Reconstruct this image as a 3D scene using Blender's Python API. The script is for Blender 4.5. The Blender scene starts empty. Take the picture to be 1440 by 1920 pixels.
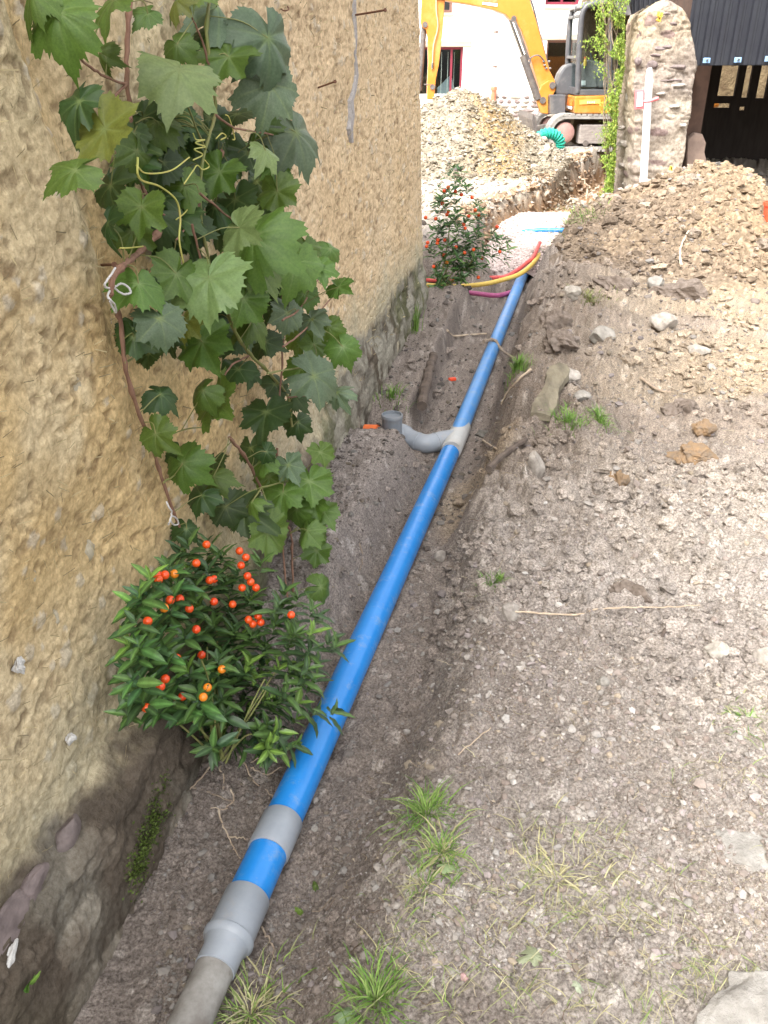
import bpy, math, random
import numpy as np
from mathutils import Vector, Matrix

# ---------------------------------------------------------------- camera, world, sun, exposure
sc = bpy.context.scene
C = bpy.context.collection
F, PITCH, CAMZ = 1550.0, math.radians(28.7), 1.6
cs, sn = math.cos(PITCH), math.sin(PITCH)
cam_d = bpy.data.cameras.new('camera'); cam = bpy.data.objects.new('camera', cam_d); C.objects.link(cam)
cam.location = (0, 0, CAMZ); cam.rotation_euler = (math.pi/2 - PITCH, 0, 0)
cam_d.sensor_fit = 'HORIZONTAL'; cam_d.sensor_width = 36; cam_d.lens = 36*F/1440
cam_d.clip_start = 0.05; cam_d.clip_end = 1500
sc.camera = cam
SUN_EL, SUN_AZ = math.radians(52), math.radians(218)      # azimuth from +Y clockwise: behind and to the left
world = bpy.data.worlds.new('World'); sc.world = world; world.use_nodes = True
wn = world.node_tree; wn.nodes.clear()
sky = wn.nodes.new('ShaderNodeTexSky'); sky.sky_type = 'NISHITA'; sky.sun_disc = False
sky.sun_elevation = SUN_EL; sky.sun_rotation = SUN_AZ; sky.air_density = 1.0; sky.dust_density = 6.0; sky.ozone_density = 0.6
hsv = wn.nodes.new('ShaderNodeHueSaturation'); hsv.inputs['Saturation'].default_value = 0.12
bg = wn.nodes.new('ShaderNodeBackground'); bg.inputs['Strength'].default_value = 0.15
wo = wn.nodes.new('ShaderNodeOutputWorld')
wn.links.new(sky.outputs[0], hsv.inputs['Color']); wn.links.new(hsv.outputs[0], bg.inputs['Color']); wn.links.new(bg.outputs[0], wo.inputs[0])
sun_d = bpy.data.lights.new('sun', 'SUN'); sun_d.energy = 1.15; sun_d.angle = math.radians(16); sun_d.color = (1, 0.95, 0.87)
sun = bpy.data.objects.new('sun', sun_d); C.objects.link(sun)
sdir = Vector((math.sin(SUN_AZ)*math.cos(SUN_EL), math.cos(SUN_AZ)*math.cos(SUN_EL), math.sin(SUN_EL)))
sun.rotation_euler = sdir.to_track_quat('Z', 'Y').to_euler(); sun.location = (-6, -8, 14)
sc.view_settings.view_transform = 'Standard'; sc.view_settings.look = 'None'
sc.view_settings.exposure = 2.07; sc.view_settings.gamma = 1.0; sc.view_settings.use_curve_mapping = False
sc.render.engine = 'CYCLES'; sc.cycles.max_bounces = 6

R = random.Random(11); rng = np.random.default_rng(11)

# ---------------------------------------------------------------- numpy noise
TB = rng.random((512, 512)); J1 = rng.random((512, 512)); J2 = rng.random((512, 512)); J3 = rng.random((512, 512))
def vn(x, y):
    xi = np.floor(x).astype(np.int64); yi = np.floor(y).astype(np.int64)
    xf = x-xi; yf = y-yi; u = xf*xf*(3-2*xf); v = yf*yf*(3-2*yf)
    a = TB[xi & 511, yi & 511]; b = TB[(xi+1) & 511, yi & 511]; c = TB[xi & 511, (yi+1) & 511]; d = TB[(xi+1) & 511, (yi+1) & 511]
    return (a*(1-u)+b*u)*(1-v)+(c*(1-u)+d*u)*v
def fbm(x, y, o=4, g=0.5):
    s = 0; a = 1; t = 0
    for k in range(o):
        s = s+a*vn(x*(2.03**k)+17.3*k, y*(2.03**k)+9.1*k); t += a; a *= g
    return s/t
def ridge(x, y, o=4):
    return 1-np.abs(2*fbm(x, y, o)-1)*2.0
def clods(x, y, fill=0.75):
    """rounded lumps of random size: height 0..1 and a random value of the nearest lump"""
    xi = np.floor(x).astype(np.int64); yi = np.floor(y).astype(np.int64)
    best = np.zeros_like(x); idv = np.zeros_like(x)
    for dx in (-1, 0, 1):
        for dy in (-1, 0, 1):
            a = (xi+dx) & 511; b = (yi+dy) & 511
            cx = xi+dx+J1[a, b]; cy = yi+dy+J2[a, b]; rr = 0.25+0.55*J3[a, b]
            on = TB[b, a] < fill
            h = np.where(on, np.sqrt(np.clip(1-((x-cx)**2+(y-cy)**2)/rr**2, 0, 1))*rr*1.3, 0)
            m = h > best; best = np.where(m, h, best); idv = np.where(m, J1[b, a], idv)
    return best, idv
def ss(a, b, x):
    t = np.clip((x-a)/(b-a), 0, 1); return t*t*(3-2*t)
def lerp(a, b, t): return a+(b-a)*t
def A(v): return np.asarray(v, dtype=float)

# ---------------------------------------------------------------- from the photograph's pixels to places
def ray(x, y):
    u = (x-720)/F; v = (y-960)/F
    return np.array([u, cs-v*sn, -sn-v*cs])
def at_t(x, y, t): return Vector(np.array([0, 0, CAMZ])+ray(x, y)*t)
def at_z(x, y, z): d = ray(x, y); return at_t(x, y, (z-CAMZ)/d[2])
def at_Y(x, y, Y): d = ray(x, y); return at_t(x, y, Y/d[1])
WA, WB = -0.955, 0.195
WN = Vector((1, -WB, 0)).normalized(); WT = Vector((WB, 1, 0)).normalized()
def wall_form(Y, z):
    """large shape of the cob wall's face, outwards"""
    Y = A(Y); z = A(z)
    o = -0.035*np.clip(z, 0, 9)
    yc = 1.79+0.25*(1.25-z)
    o = o+0.055*(1-ss(yc-0.09, yc+0.07, Y+0.05*(vn(z*5+3, z*0+2)-.5)))*ss(0.55, 1.05, z)
    edge = 0.14+0.05*(fbm(Y*2.2, z*0+4, 3)-.5)*2+0.05*ss(2.5, 4.5, Y)
    o = o+lerp(0.065, 0.02, ss(2.4, 3.6, Y))*ss(edge+0.05, edge-0.07, z)
    o = o+0.03*ss(0.0, -0.12, z)*ss(2.6, 2.0, Y)
    o = o+0.03*(fbm(Y*1.3+5, z*1.3, 2)-.5)
    o = o-0.05*ss(6.45, 6.62, Y)
    return o
def at_wall(x, y, off=0.0):
    d = ray(x, y); w = 0
    for _ in range(5):
        t = (-WA-(-off)-0+w-0)/1 if False else (WA+off+w)/(d[0]-WB*d[1])
        p = np.array([0, 0, CAMZ])+d*t; w = float(wall_form(p[1], p[2]))
    return Vector(p)
ya, yb, yc_ = at_z(520, 1560, -0.15), at_z(849, 838, -0.26), at_z(981, 514, -0.255)
EXT0 = ya+(ya-yb)*0.45
PIPE = [EXT0, ya, yb, yc_]
def pipe_x(Y): return np.interp(Y, [p.y for p in PIPE], [p.x for p in PIPE])+np.where(Y < EXT0.y, (Y-EXT0.y)*0.25, 0)
def segd(X, Y, a, b):
    ax, ay = a; bx, by = b; dx, dy = bx-ax, by-ay
    t = np.clip(((X-ax)*dx+(Y-ay)*dy)/(dx*dx+dy*dy), 0, 1)
    return np.hypot(X-ax-t*dx, Y-ay-t*dy)
def ground_form(X, Y):
    X = A(X); Y = A(Y)
    base = 0.16*ss(12, 15.5, Y)+0.02*(fbm(X*.5+3, Y*.5, 2)-.5)
    base = base+0.03*ss(3, 6, Y)*ss(0.4, 1.2, X)
    c = pipe_x(Y); d = X-c+0.03*(fbm(Y*5, X*5+3, 3)-.5)*2
    fl = np.interp(Y, [0.4, 1.48, 4.1, 8.2], [-0.205, -0.205, -0.315, -0.31])
    rt = np.interp(Y, [0, 1.0, 1.35, 1.93, 2.5, 3.06, 3.8, 4.7, 5.5, 6.65, 8], [.4, .42, .42, .44, .40, .34, .40, .30, .27, .22, .25])
    rt = rt+0.10*(fbm(Y*3.1+2, Y*0+1, 3)-.5)
    rs = np.interp(Y, [0, 1.2, 1.9, 3, 8], [.07, .09, .24, .15, .07])      # where the floor ends
    right = ss(rs, rt, d)
    tm = 1-ss(8.3, 8.9, Y)
    wx = X-(WA+WB*Y)
    berm = np.interp(Y, [0, 1.4, 1.9, 2.25, 2.5, 3.6, 3.86, 4.0, 4.6, 9], [0, .0, .05, .10, .24, .26, .27, .03, .0, 0])*ss(.09, .29, -d+0.02)
    ledge = 0.21*ss(.30, .23, wx+0.03*(fbm(Y*4, Y*0+8, 2)-.5))*ss(4.25, 4.5, Y)*ss(6.9, 6.6, Y)
    left = berm+ledge
    leftbank = ss(.20, .45, -d)*ss(6.6, 6.95, Y)
    z = np.where(d > 0, lerp(fl, base, right), lerp(fl+left, base, leftbank))
    z = lerp(base, z, tm)
    for a, b, hw, dep in (((1.15, 7.35), (-4, 7.7), .30, -.30), ((1.3, 8.4), (1.75, 10.3), .32, -.27), ((1.75, 10.3), (2.85, 12.4), .38, -.36), ((2.85, 12.4), (4.6, 16.4), .38, -.36)):
        dd = segd(X, Y, a, b)+0.07*(fbm(X*3, Y*3+7, 3)-.5)*2
        z = np.minimum(z, lerp(dep, base+0.3*ss(hw+.05, hw+.3, dd), ss(hw, hw+.26, dd)))
    # rough spoil thrown up along the bank
    z = z+ss(.16, .40, d)*ss(1.15, .55, d)*ss(3.0, 3.8, Y)*ss(7.5, 6.5, Y)*(0.075*(0.3+fbm(X*3.2, Y*3.2, 3))+.06*ss(.5, .62, fbm(X*5+3, Y*5, 3)))
    z = z+0.05*np.exp(-((X-0.78)**2+(Y-3.05)**2)/.09)
    z = z+0.03*np.exp(-((X-0.13)**2+(Y-1.25)**2)/.02)
    return z
def rough_at(X, Y):
    c = pipe_x(Y); d = X-c
    r = 0.60+1.3*ss(.1, .3, d)*ss(1.9, .6, d)*ss(1.6, 2.8, Y)+0.7*ss(4.5, 7, Y)
    r = r*(0.55+0.9*fbm(X*1.4+20, Y*1.4, 2))
    return np.where(d < 0.05, r*0.95, r)
def micro(X, Y, r):
    m = 0.035*(fbm(X*1.9, Y*1.9+5, 3)-.5)+r*0.05*(fbm(X*6.5, Y*6.5, 4)-.5)
    w = fbm(X*11+4, Y*11, 2)-.5
    h1, i1 = clods(X*13+w, Y*13+w, .45); h2, i2 = clods(X*31+w, Y*31, .65); h3, i3 = clods(X*78, Y*78, .7)
    h0, _ = clods(X*6.3+1.5*w, Y*6.3+1.5*w, .42); m = m+r*(.030*(fbm(X*14, Y*14+3, 4)-.5)+h0*.024*ss(.35, .65, fbm(X*1.3+7, Y*1.3, 3)))
    m = m-r*.016*ss(.84, .98, ridge(X*3.1+4, Y*3.1, 5))*ss(.42, .6, fbm(X*1.7+13, Y*1.7, 3))
    m = m+r*(h1*0.017+h2*0.013)+h3*0.0056+r*.009*(fbm(X*60,Y*60,2)-.5)
    return m, i2*(h2 > .1)+i3*(h2 <= .1), h3
def ground_z(X, Y):
    X = A(X); Y = A(Y); return ground_form(X, Y)+micro(X, Y, rough_at(X, Y))[0]
HX = [1.2, 1.55, 2.1, 2.63, 3.0, 3.25, 3.5, 3.75, 4.0, 4.3, 5.0, 6.0]; HZ = [-.1, 0.02, .20, .40, .55, .66, .65, .52, .29, .14, .05, .0]
def heap_a(X, Y):                                             # brown heap on the right
    f = ss(6.0, 8.9, Y+0.25*(fbm(X*1.5, Y*1.5, 2)-.5))*ss(10.45, 9.1, Y)
    h = np.interp(X-0.15*(Y-9), HX, HZ)*f
    return h-0.05*ss(.1, 0, f)-0.02
LX = [-2, -0.4, .45, .9, 1.25, 1.6, 1.9, 2.3, 2.7, 3.0, 3.3]; LZ = [0, .5, .80, .98, 1.17, 1.05, .84, .52, .26, .06, -.1]
def heap_b(X, Y):                                             # pale heap in front of the excavator
    f = ss(12.3, 14.9, Y)*ss(17.2, 15.2, Y)
    return np.interp(X, LX, LZ)*f*0.86-0.04*ss(.1, 0, f)-0.02
def hm(X, Y, s=1.0):
    w = 1.6*fbm(X*9, Y*9, 3)
    h1, i1 = clods(X*6.5+w, Y*6.5+w, .35); h2, i2 = clods(X*15+w, Y*15+w, .6); h3, i3 = clods(X*34+w, Y*34, .7)
    return s*(0.12*(fbm(X*2.6, Y*2.6, 3)-.5)+0.09*(fbm(X*9, Y*9, 4)-.5)+h1*.022+h2*.018+h3*.012+.03*(fbm(X*26, Y*26, 3)-.5)), i2, i3
def surf_z(X, Y):
    X = A(X); Y = A(Y); g = ground_z(X, Y); m = hm(X, Y)[0]
    return np.maximum(np.maximum(g, ground_form(X, Y)+heap_a(X, Y)+m), np.where(Y > 12, ground_form(X, Y)+heap_b(X, Y)+m, -9))
TT = np.geomspace(0.8, 60, 4000)
def hit(x, y):
    d = ray(x, y); X = d[0]*TT; Y = d[1]*TT; Z = CAMZ+d[2]*TT
    k = int(np.argmax(Z < surf_z(X, Y))); return Vector((X[k], Y[k], Z[k])), float(TT[k])
# ---------------------------------------------------------------- mesh and object helpers
ORG = {}
def worg(o): return ORG.get(o.name, Vector((0, 0, 0))) if o else Vector((0, 0, 0))
def thing(name, label, cat, loc=(0, 0, 0), group=None, kind=None):
    o = bpy.data.objects.new(name, None); C.objects.link(o); o.location = loc; o.empty_display_size = .05
    ORG[o.name] = Vector(loc); tag(o, label, cat, group, kind); return o
def tag(o, label=None, cat=None, group=None, kind=None):
    if label: o['label'] = label
    if cat: o['category'] = cat
    if group: o['group'] = group
    if kind: o['kind'] = kind
    return o
def np_mesh(name, V, Fq, col=None, smooth=False, tri=False):
    me = bpy.data.meshes.new(name); V = np.asarray(V, dtype=np.float32); Fq = np.asarray(Fq, dtype=np.int32); n = Fq.shape[1]
    me.vertices.add(len(V)); me.vertices.foreach_set('co', V.ravel())
    me.loops.add(Fq.size); me.loops.foreach_set('vertex_index', Fq.ravel())
    me.polygons.add(len(Fq)); me.polygons.foreach_set('loop_start', np.arange(0, Fq.size, n, dtype=np.int32))
    try: me.polygons.foreach_set('loop_total', np.full(len(Fq), n, dtype=np.int32))
    except Exception: pass
    me.polygons.foreach_set('use_smooth', np.full(len(Fq), smooth))
    if col is not None:
        c = np.ones((len(V), 4), dtype=np.float32); c[:, :3] = col
        a = me.attributes.new('Col', 'FLOAT_COLOR', 'POINT'); a.data.foreach_set('color', c.ravel())
    me.update(calc_edges=True); return me
def link(name, me, mat, parent=None, loc=None):
    o = bpy.data.objects.new(name, me); C.objects.link(o)
    if mat and not me.materials: me.materials.append(mat)
    if parent: o.parent = parent
    if loc is not None: o.location = Vector(loc)-worg(parent)
    ORG[o.name] = Vector(loc) if loc is not None else worg(parent)
    return o
def grid_faces(nr, nc):
    i = np.arange(nr*nc).reshape(nr, nc)
    return np.stack([i[:-1, :-1].ravel(), i[:-1, 1:].ravel(), i[1:, 1:].ravel(), i[1:, :-1].ravel()], 1)

class MB:
    """collects geometry in world coordinates, then links it as ONE mesh object"""
    def __init__(s): s.v = []; s.f = []; s.c = []; s.cc = None
    def add(s, V, Fs):
        n = len(s.v); s.v += [tuple(p) for p in V]; s.f += [tuple(i+n for i in f) for f in Fs]
        if s.cc is not None: s.c += [s.cc]*len(V)
        return s
    def box(s, c, size, rot=None):
        c = Vector(c); hx, hy, hz = [k/2 for k in size]
        V = [Vector((x, y, z)) for x in (-hx, hx) for y in (-hy, hy) for z in (-hz, hz)]
        if rot: V = [rot @ p for p in V]
        return s.add([p+c for p in V], [(0, 1, 3, 2), (4, 6, 7, 5), (0, 4, 5, 1), (2, 3, 7, 6), (0, 2, 6, 4), (1, 5, 7, 3)])
    def chbox(s, c, size, b=.01, rot=None):
        """box with chamfered vertical and top edges"""
        c = Vector(c); hx, hy, hz = [k/2 for k in size]; pts = []
        for z, i in ((-hz, 0), (hz-b, 0), (hz, b)):
            for (x, y) in ((-hx+i, -hy+b+i), (-hx+b+i, -hy+i), (hx-b-i, -hy+i), (hx-i, -hy+b+i), (hx-i, hy-b-i), (hx-b-i, hy-i), (-hx+b+i, hy-i), (-hx+i, hy-b-i)):
                pts.append(Vector((x, y, z)))
        if rot: pts = [rot @ p for p in pts]
        fs = [tuple(range(7, -1, -1)), tuple(range(16, 24))]
        for k in (0, 8):
            for i in range(8): fs.append((k+i, k+(i+1) % 8, k+8+(i+1) % 8, k+8+i))
        return s.add([p+c for p in pts], fs)
    def tube(s, pts, rads, n=10, caps=True, axis=None):
        pts = [Vector(p) for p in pts]; m = len(pts)
        if not hasattr(rads, '__len__'): rads = [rads]*m
        V = []; up = None
        for i in range(m):
            d = (pts[min(i+1, m-1)]-pts[max(i-1, 0)])
            if axis is not None: d = Vector(axis)
            if d.length < 1e-9: d = Vector((0, 0, 1))
            d.normalize()
            if up is None: up = d.orthogonal().normalized()
            else:
                up = up-d*up.dot(d); up = up.normalized() if up.length > 1e-6 else d.orthogonal().normalized()
            w = d.cross(up)
            for k in range(n):
                a = 2*math.pi*k/n; V.append(pts[i]+(up*math.cos(a)+w*math.sin(a))*rads[i])
        fs = [(i*n+k, i*n+(k+1) % n, (i+1)*n+(k+1) % n, (i+1)*n+k) for i in range(m-1) for k in range(n)]
        if caps: fs += [tuple(range(n-1, -1, -1)), tuple((m-1)*n+k for k in range(n))]
        return s.add(V, fs)
    def prism(s, P, off):
        """polygon P (world points) swept by the vector off"""
        n = len(P); off = Vector(off)
        return s.add([Vector(p) for p in P]+[Vector(p)+off for p in P], [tuple(range(n)), tuple(range(2*n-1, n-1, -1))]+[(i, i+n, (i+1) % n+n, (i+1) % n) for i in range(n)])
    def px(s, pts, Y0, dY):
        return s.prism([at_Y(x, y, Y0) for x, y in pts], (0, dY, 0))
    def build(s, name, mat, parent=None, smooth=False, label=None, bevel=0, loc=None, auto=None):
        me = bpy.data.meshes.new(name); o0 = Vector(loc) if loc is not None else worg(parent)
        me.from_pydata([tuple(Vector(p)-o0) for p in s.v], [], s.f)
        if s.c:
            a = me.attributes.new('Col', 'FLOAT_COLOR', 'POINT'); a.data.foreach_set('color', [x for c in s.c for x in (*c, 1)])
        import bmesh
        bm = bmesh.new(); bm.from_mesh(me); bmesh.ops.recalc_face_normals(bm, faces=bm.faces)
        if bevel: 
            ed = [e for e in bm.edges if len(e.link_faces) == 2 and e.calc_face_angle(0) > .5]
            bmesh.ops.bevel(bm, geom=ed, offset=bevel, segments=2, affect='EDGES', profile=.6)
        bm.to_mesh(me); bm.free()
        if smooth:
            me.polygons.foreach_set('use_smooth', [True]*len(me.polygons))
            try: me.set_sharp_from_angle(angle=math.radians(40))
            except Exception: pass
        me.update(); o = link(name, me, mat, parent)
        o.location = o0-worg(parent) if parent else o0; ORG[o.name] = o0
        if label: o['label'] = label
        return o
def curve_pts(pts, n=8, wob=0, seed=0):
    """Catmull-Rom through the points"""
    P = [Vector(p) for p in pts]; P = [P[0]*2-P[1]]+P+[P[-1]*2-P[-2]]; out = []; rr = random.Random(seed)
    for i in range(1, len(P)-2):
        for k in range(n):
            t = k/n; a, b, c, d = P[i-1:i+3]
            q = .5*((2*b)+(c-a)*t+(2*a-5*b+4*c-d)*t*t+(3*b-a-3*c+d)*t**3)
            if wob: q = q+Vector((rr.gauss(0, wob), rr.gauss(0, wob), rr.gauss(0, wob)))
            out.append(q)
    out.append(P[-2]); return out

# icosphere
def ico(sub):
    t = (1+5**.5)/2
    v = [(-1, t, 0), (1, t, 0), (-1, -t, 0), (1, -t, 0), (0, -1, t), (0, 1, t), (0, -1, -t), (0, 1, -t), (t, 0, -1), (t, 0, 1), (-t, 0, -1), (-t, 0, 1)]
    v = [Vector(p).normalized() for p in v]
    f = [(0, 11, 5), (0, 5, 1), (0, 1, 7), (0, 7, 10), (0, 10, 11), (1, 5, 9), (5, 11, 4), (11, 10, 2), (10, 7, 6), (7, 1, 8), (3, 9, 4), (3, 4, 2), (3, 2, 6), (3, 6, 8), (3, 8, 9), (4, 9, 5), (2, 4, 11), (6, 2, 10), (8, 6, 7), (9, 8, 1)]
    for _ in range(sub):
        mid = {}; nf = []
        def m(a, b):
            k = (min(a, b), max(a, b))
            if k not in mid: mid[k] = len(v); v.append((v[a]+v[b]).normalized())
            return mid[k]
        for a, b, c in f:
            x, y, z = m(a, b), m(b, c), m(c, a); nf += [(a, x, z), (b, y, x), (c, z, y), (x, y, z)]
        f = nf
    return np.array([tuple(p) for p in v]), np.array(f)
ICO = [ico(k) for k in range(5)]

# ---------------------------------------------------------------- materials
MATS = {}
def nd(nt, t, **kw):
    n = nt.nodes.new(t)
    for k, v in kw.items():
        if k in n.inputs: n.inputs[k].default_value = v
        else: setattr(n, k, v)
    return n
def mat(name, c1, c2=None, scale=20, detail=6, rough=.7, spec=.4, bump=0, bscale=60, attr=False, var=.0, metal=0, trans=0, dist=.003, dirt=None, dscale=3, stretch=None, coat=0, dlo=.5, contrast=(.35, .65)):
    if name in MATS: return MATS[name]
    m = bpy.data.materials.new(name); m.use_nodes = True; nt = m.node_tree; nt.nodes.clear(); L = nt.links.new
    out = nd(nt, 'ShaderNodeOutputMaterial'); b = nd(nt, 'ShaderNodeBsdfPrincipled')
    b.inputs['Roughness'].default_value = rough; b.inputs['Specular IOR Level'].default_value = spec; b.inputs['Metallic'].default_value = metal
    if coat: b.inputs['Coat Weight'].default_value = coat
    tc = nd(nt, 'ShaderNodeTexCoord'); co = tc.outputs['Object']
    if stretch:
        mp = nd(nt, 'ShaderNodeMapping'); mp.inputs['Scale'].default_value = stretch; L(co, mp.inputs[0]); co = mp.outputs[0]
    no = nd(nt, 'ShaderNodeTexNoise', Scale=scale, Detail=detail, Roughness=.65); L(co, no.inputs['Vector'])
    mr = nd(nt, 'ShaderNodeMapRange'); mr.inputs[1].default_value = contrast[0]; mr.inputs[2].default_value = contrast[1]; L(no.outputs[0], mr.inputs[0])
    mix = nd(nt, 'ShaderNodeMix', data_type='RGBA'); L(mr.outputs[0], mix.inputs[0])
    c2 = c2 or c1
    mix.inputs[6].default_value = (*c1, 1); mix.inputs[7].default_value = (*c2, 1); col = mix.outputs[2]
    if attr:
        at = nd(nt, 'ShaderNodeAttribute', attribute_name='Col')
        mu = nd(nt, 'ShaderNodeMix', data_type='RGBA', blend_type='MULTIPLY'); mu.inputs[0].default_value = 1
        L(at.outputs['Color'], mu.inputs[6]); L(col, mu.inputs[7]); col = mu.outputs[2]
    if dirt:
        n2 = nd(nt, 'ShaderNodeTexNoise', Scale=dscale, Detail=8, Roughness=.7); L(tc.outputs['Object'], n2.inputs['Vector'])
        m2 = nd(nt, 'ShaderNodeMapRange'); m2.inputs[1].default_value = dlo; m2.inputs[2].default_value = dlo+.22; m2.inputs[4].default_value = .8; L(n2.outputs[0], m2.inputs[0])
        mx = nd(nt, 'ShaderNodeMix', data_type='RGBA'); L(m2.outputs[0], mx.inputs[0]); L(col, mx.inputs[6]); mx.inputs[7].default_value = (*dirt, 1); col = mx.outputs[2]
    if var:
        oi = nd(nt, 'ShaderNodeObjectInfo'); h = nd(nt, 'ShaderNodeHueSaturation')
        r1 = nd(nt, 'ShaderNodeMapRange'); r1.inputs[3].default_value = 1-var; r1.inputs[4].default_value = 1+var; L(oi.outputs['Random'], r1.inputs[0]); L(r1.outputs[0], h.inputs['Value'])
        r2 = nd(nt, 'ShaderNodeMapRange'); r2.inputs[3].default_value = .5-var*.06; r2.inputs[4].default_value = .5+var*.06
        mm = nd(nt, 'ShaderNodeMath', operation='FRACT'); m3 = nd(nt, 'ShaderNodeMath', operation='MULTIPLY'); m3.inputs[1].default_value = 7.13
        L(oi.outputs['Random'], m3.inputs[0]); L(m3.outputs[0], mm.inputs[0]); L(mm.outputs[0], r2.inputs[0]); L(r2.outputs[0], h.inputs['Hue'])
        L(col, h.inputs['Color']); col = h.outputs[0]
    L(col, b.inputs['Base Color'])
    if bump:
        nb = nd(nt, 'ShaderNodeTexNoise', Scale=bscale, Detail=5, Roughness=.7); L(co, nb.inputs['Vector'])
        bp = nd(nt, 'ShaderNodeBump', Strength=bump, Distance=dist); L(nb.outputs[0], bp.inputs['Height']); L(bp.outputs[0], b.inputs['Normal'])
    sh = b.outputs[0]
    if trans:
        tr = nd(nt, 'ShaderNodeBsdfTranslucent'); L(col, tr.inputs[0]); ms = nd(nt, 'ShaderNodeMixShader'); ms.inputs[0].default_value = trans
        L(sh, ms.inputs[1]); L(tr.outputs[0], ms.inputs[2]); sh = ms.outputs[0]
    L(sh, out.inputs[0]); MATS[name] = m; return m
def glass(name, tint=(.85, .9, .9), alpha=.3):
    m = bpy.data.materials.new(name); m.use_nodes = True; nt = m.node_tree; nt.nodes.clear(); L = nt.links.new
    out = nd(nt, 'ShaderNodeOutputMaterial'); t = nd(nt, 'ShaderNodeBsdfTransparent'); t.inputs[0].default_value = (*tint, 1)
    g = nd(nt, 'ShaderNodeBsdfGlossy', Roughness=.03); ms = nd(nt, 'ShaderNodeMixShader'); ms.inputs[0].default_value = .06
    L(t.outputs[0], ms.inputs[1]); L(g.outputs[0], ms.inputs[2]); L(ms.outputs[0], out.inputs[0]); return m
W1 = (.86, .86, .86); W2 = (1.12, 1.1, 1.08)
M_SOIL = mat('soil', (.60, .57, .55), (1.8, 1.79, 1.76), scale=130, detail=10, rough=1, spec=.12, bump=1, bscale=170, attr=True, dist=.010)
M_HEAP = mat('heap_soil', (.66, .62, .58), (1.25, 1.22, 1.18), scale=26, detail=9, rough=1, spec=.12, bump=1, bscale=60, attr=True, dist=.012)
M_STONEBIT = mat('stone_bits', W1, W2, scale=90, rough=.9, spec=.25, attr=True)
M_COB = mat('cob', (.80, .76, .70), (1.28, 1.27, 1.24), scale=70, detail=10, rough=1, spec=.1, bump=1, bscale=150, attr=True, dist=.006)
M_ROCK = mat('rock', (.21, .185, .16), (.36, .33, .29), scale=30, rough=.9, spec=.3, bump=.8, bscale=50, var=.12)
M_ROCKW = mat('pale_rock', (.19, .175, .155), (.30, .28, .25), scale=22, rough=.9, spec=.25, bump=.9, bscale=60)
M_SLATE = mat('purple_slate', (.12, .095, .09), (.22, .175, .165), scale=24, rough=.75, spec=.35, bump=.8, bscale=50, var=.1)
M_OCHRE = mat('ochre_clod', (.24, .155, .085), (.16, .125, .095), scale=25, rough=1, spec=.1, bump=1, bscale=60)
M_DARKCLOD = mat('dark_clod', (.11, .086, .07), (.20, .165, .14), scale=35, rough=1, spec=.1, bump=1, bscale=60)
M_MORTAR = mat('mortar', (.42, .41, .39), (.62, .6, .57), scale=60, rough=1, spec=.1, bump=.8, bscale=90)
M_CRACK = mat('crack_filler', (.27, .25, .24), (.4, .38, .37), scale=60, rough=1, spec=.1, bump=.8, bscale=90)
M_BLUE = mat('blue_pipe', (.015, .20, .58), (.024, .225, .61), scale=14, rough=.27, spec=.5, bump=.04, bscale=30, dirt=(.20, .31, .45), dscale=17, dlo=.55)
M_BLUED = mat('dusty_blue_pipe', (.05, .235, .58), (.085, .27, .58), scale=10, rough=.38, spec=.5, dirt=(.25, .31, .39), dscale=12)
M_GREY = mat('grey_plastic', (.25, .275, .31), (.30, .325, .36), scale=12, rough=.40, spec=.45, dirt=(.33, .30, .27), dscale=16, dlo=.54)
M_OLDPIPE = mat('soiled_pipe', (.30, .29, .27), (.17, .155, .14), scale=16, rough=.85, spec=.2, bump=.5, bscale=50, dirt=(.13, .105, .085), dscale=14)
M_ORANGEP = mat('orange_plastic', (.75, .17, .05), rough=.5)
M_LEAF = mat('vine_leaf', (.80, .85, .75), (1.12, 1.1, 1.05), scale=18, rough=.45, spec=.45, bump=.25, bscale=70, attr=True, var=.22, trans=.28, dist=.002)
M_SHRUB = mat('shrub_leaf', (.8, .85, .8), (1.1, 1.1, 1.05), scale=30, rough=.38, spec=.5, attr=True, var=.25, trans=.2)
M_STEM = mat('vine_wood', (.17, .085, .055), (.27, .155, .105), scale=50, rough=.8, bump=.5, bscale=90, stretch=(1, 1, .3))
M_GSTEM = mat('green_stem', (.16, .19, .05), (.22, .20, .08), scale=30, rough=.6)
M_TENDRIL = mat('tendril', (.45, .48, .12), (.5, .42, .12), scale=20, rough=.5)
M_BERRY = mat('red_berry', (.68, .055, .010), (.72, .085, .012), scale=9, rough=.22, spec=.55, var=.06)
M_SLAB = mat('dull_slab', (.22, .205, .185), (.36, .34, .31), scale=18, detail=10, rough=1, spec=.15, bump=1, bscale=45, dist=.01)
M_BERRYO = mat('orange_berry', (.72, .19, .012), (.74, .24, .02), scale=9, rough=.22, spec=.55)
M_TWIG = mat('twig', (.20, .15, .11), (.34, .27, .2), scale=50, rough=.9, bump=.4)
M_ROOT = mat('pale_root', (.36, .27, .19), (.5, .41, .31), scale=40, rough=.9)
M_WOOD = mat('weathered_wood', (.11, .095, .07), (.24, .21, .15), scale=14, rough=.95, spec=.2, bump=.8, bscale=30, stretch=(1, .15, 1))
M_DWOOD = mat('dark_wood', (.07, .052, .042), (.13, .10, .08), scale=20, rough=.95, bump=.6, bscale=30)
M_GRASS = mat('grass', (.85, .85, .8), (1.1, 1.1, 1.05), scale=20, rough=.6, spec=.3, attr=True, trans=.25)
M_STRING = mat('string', (.62, .60, .58), (.5, .48, .47), scale=200, rough=.9)
M_RUST = mat('rusty_iron', (.12, .06, .04), (.2, .10, .06), scale=80, rough=.85, metal=.3)
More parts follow.
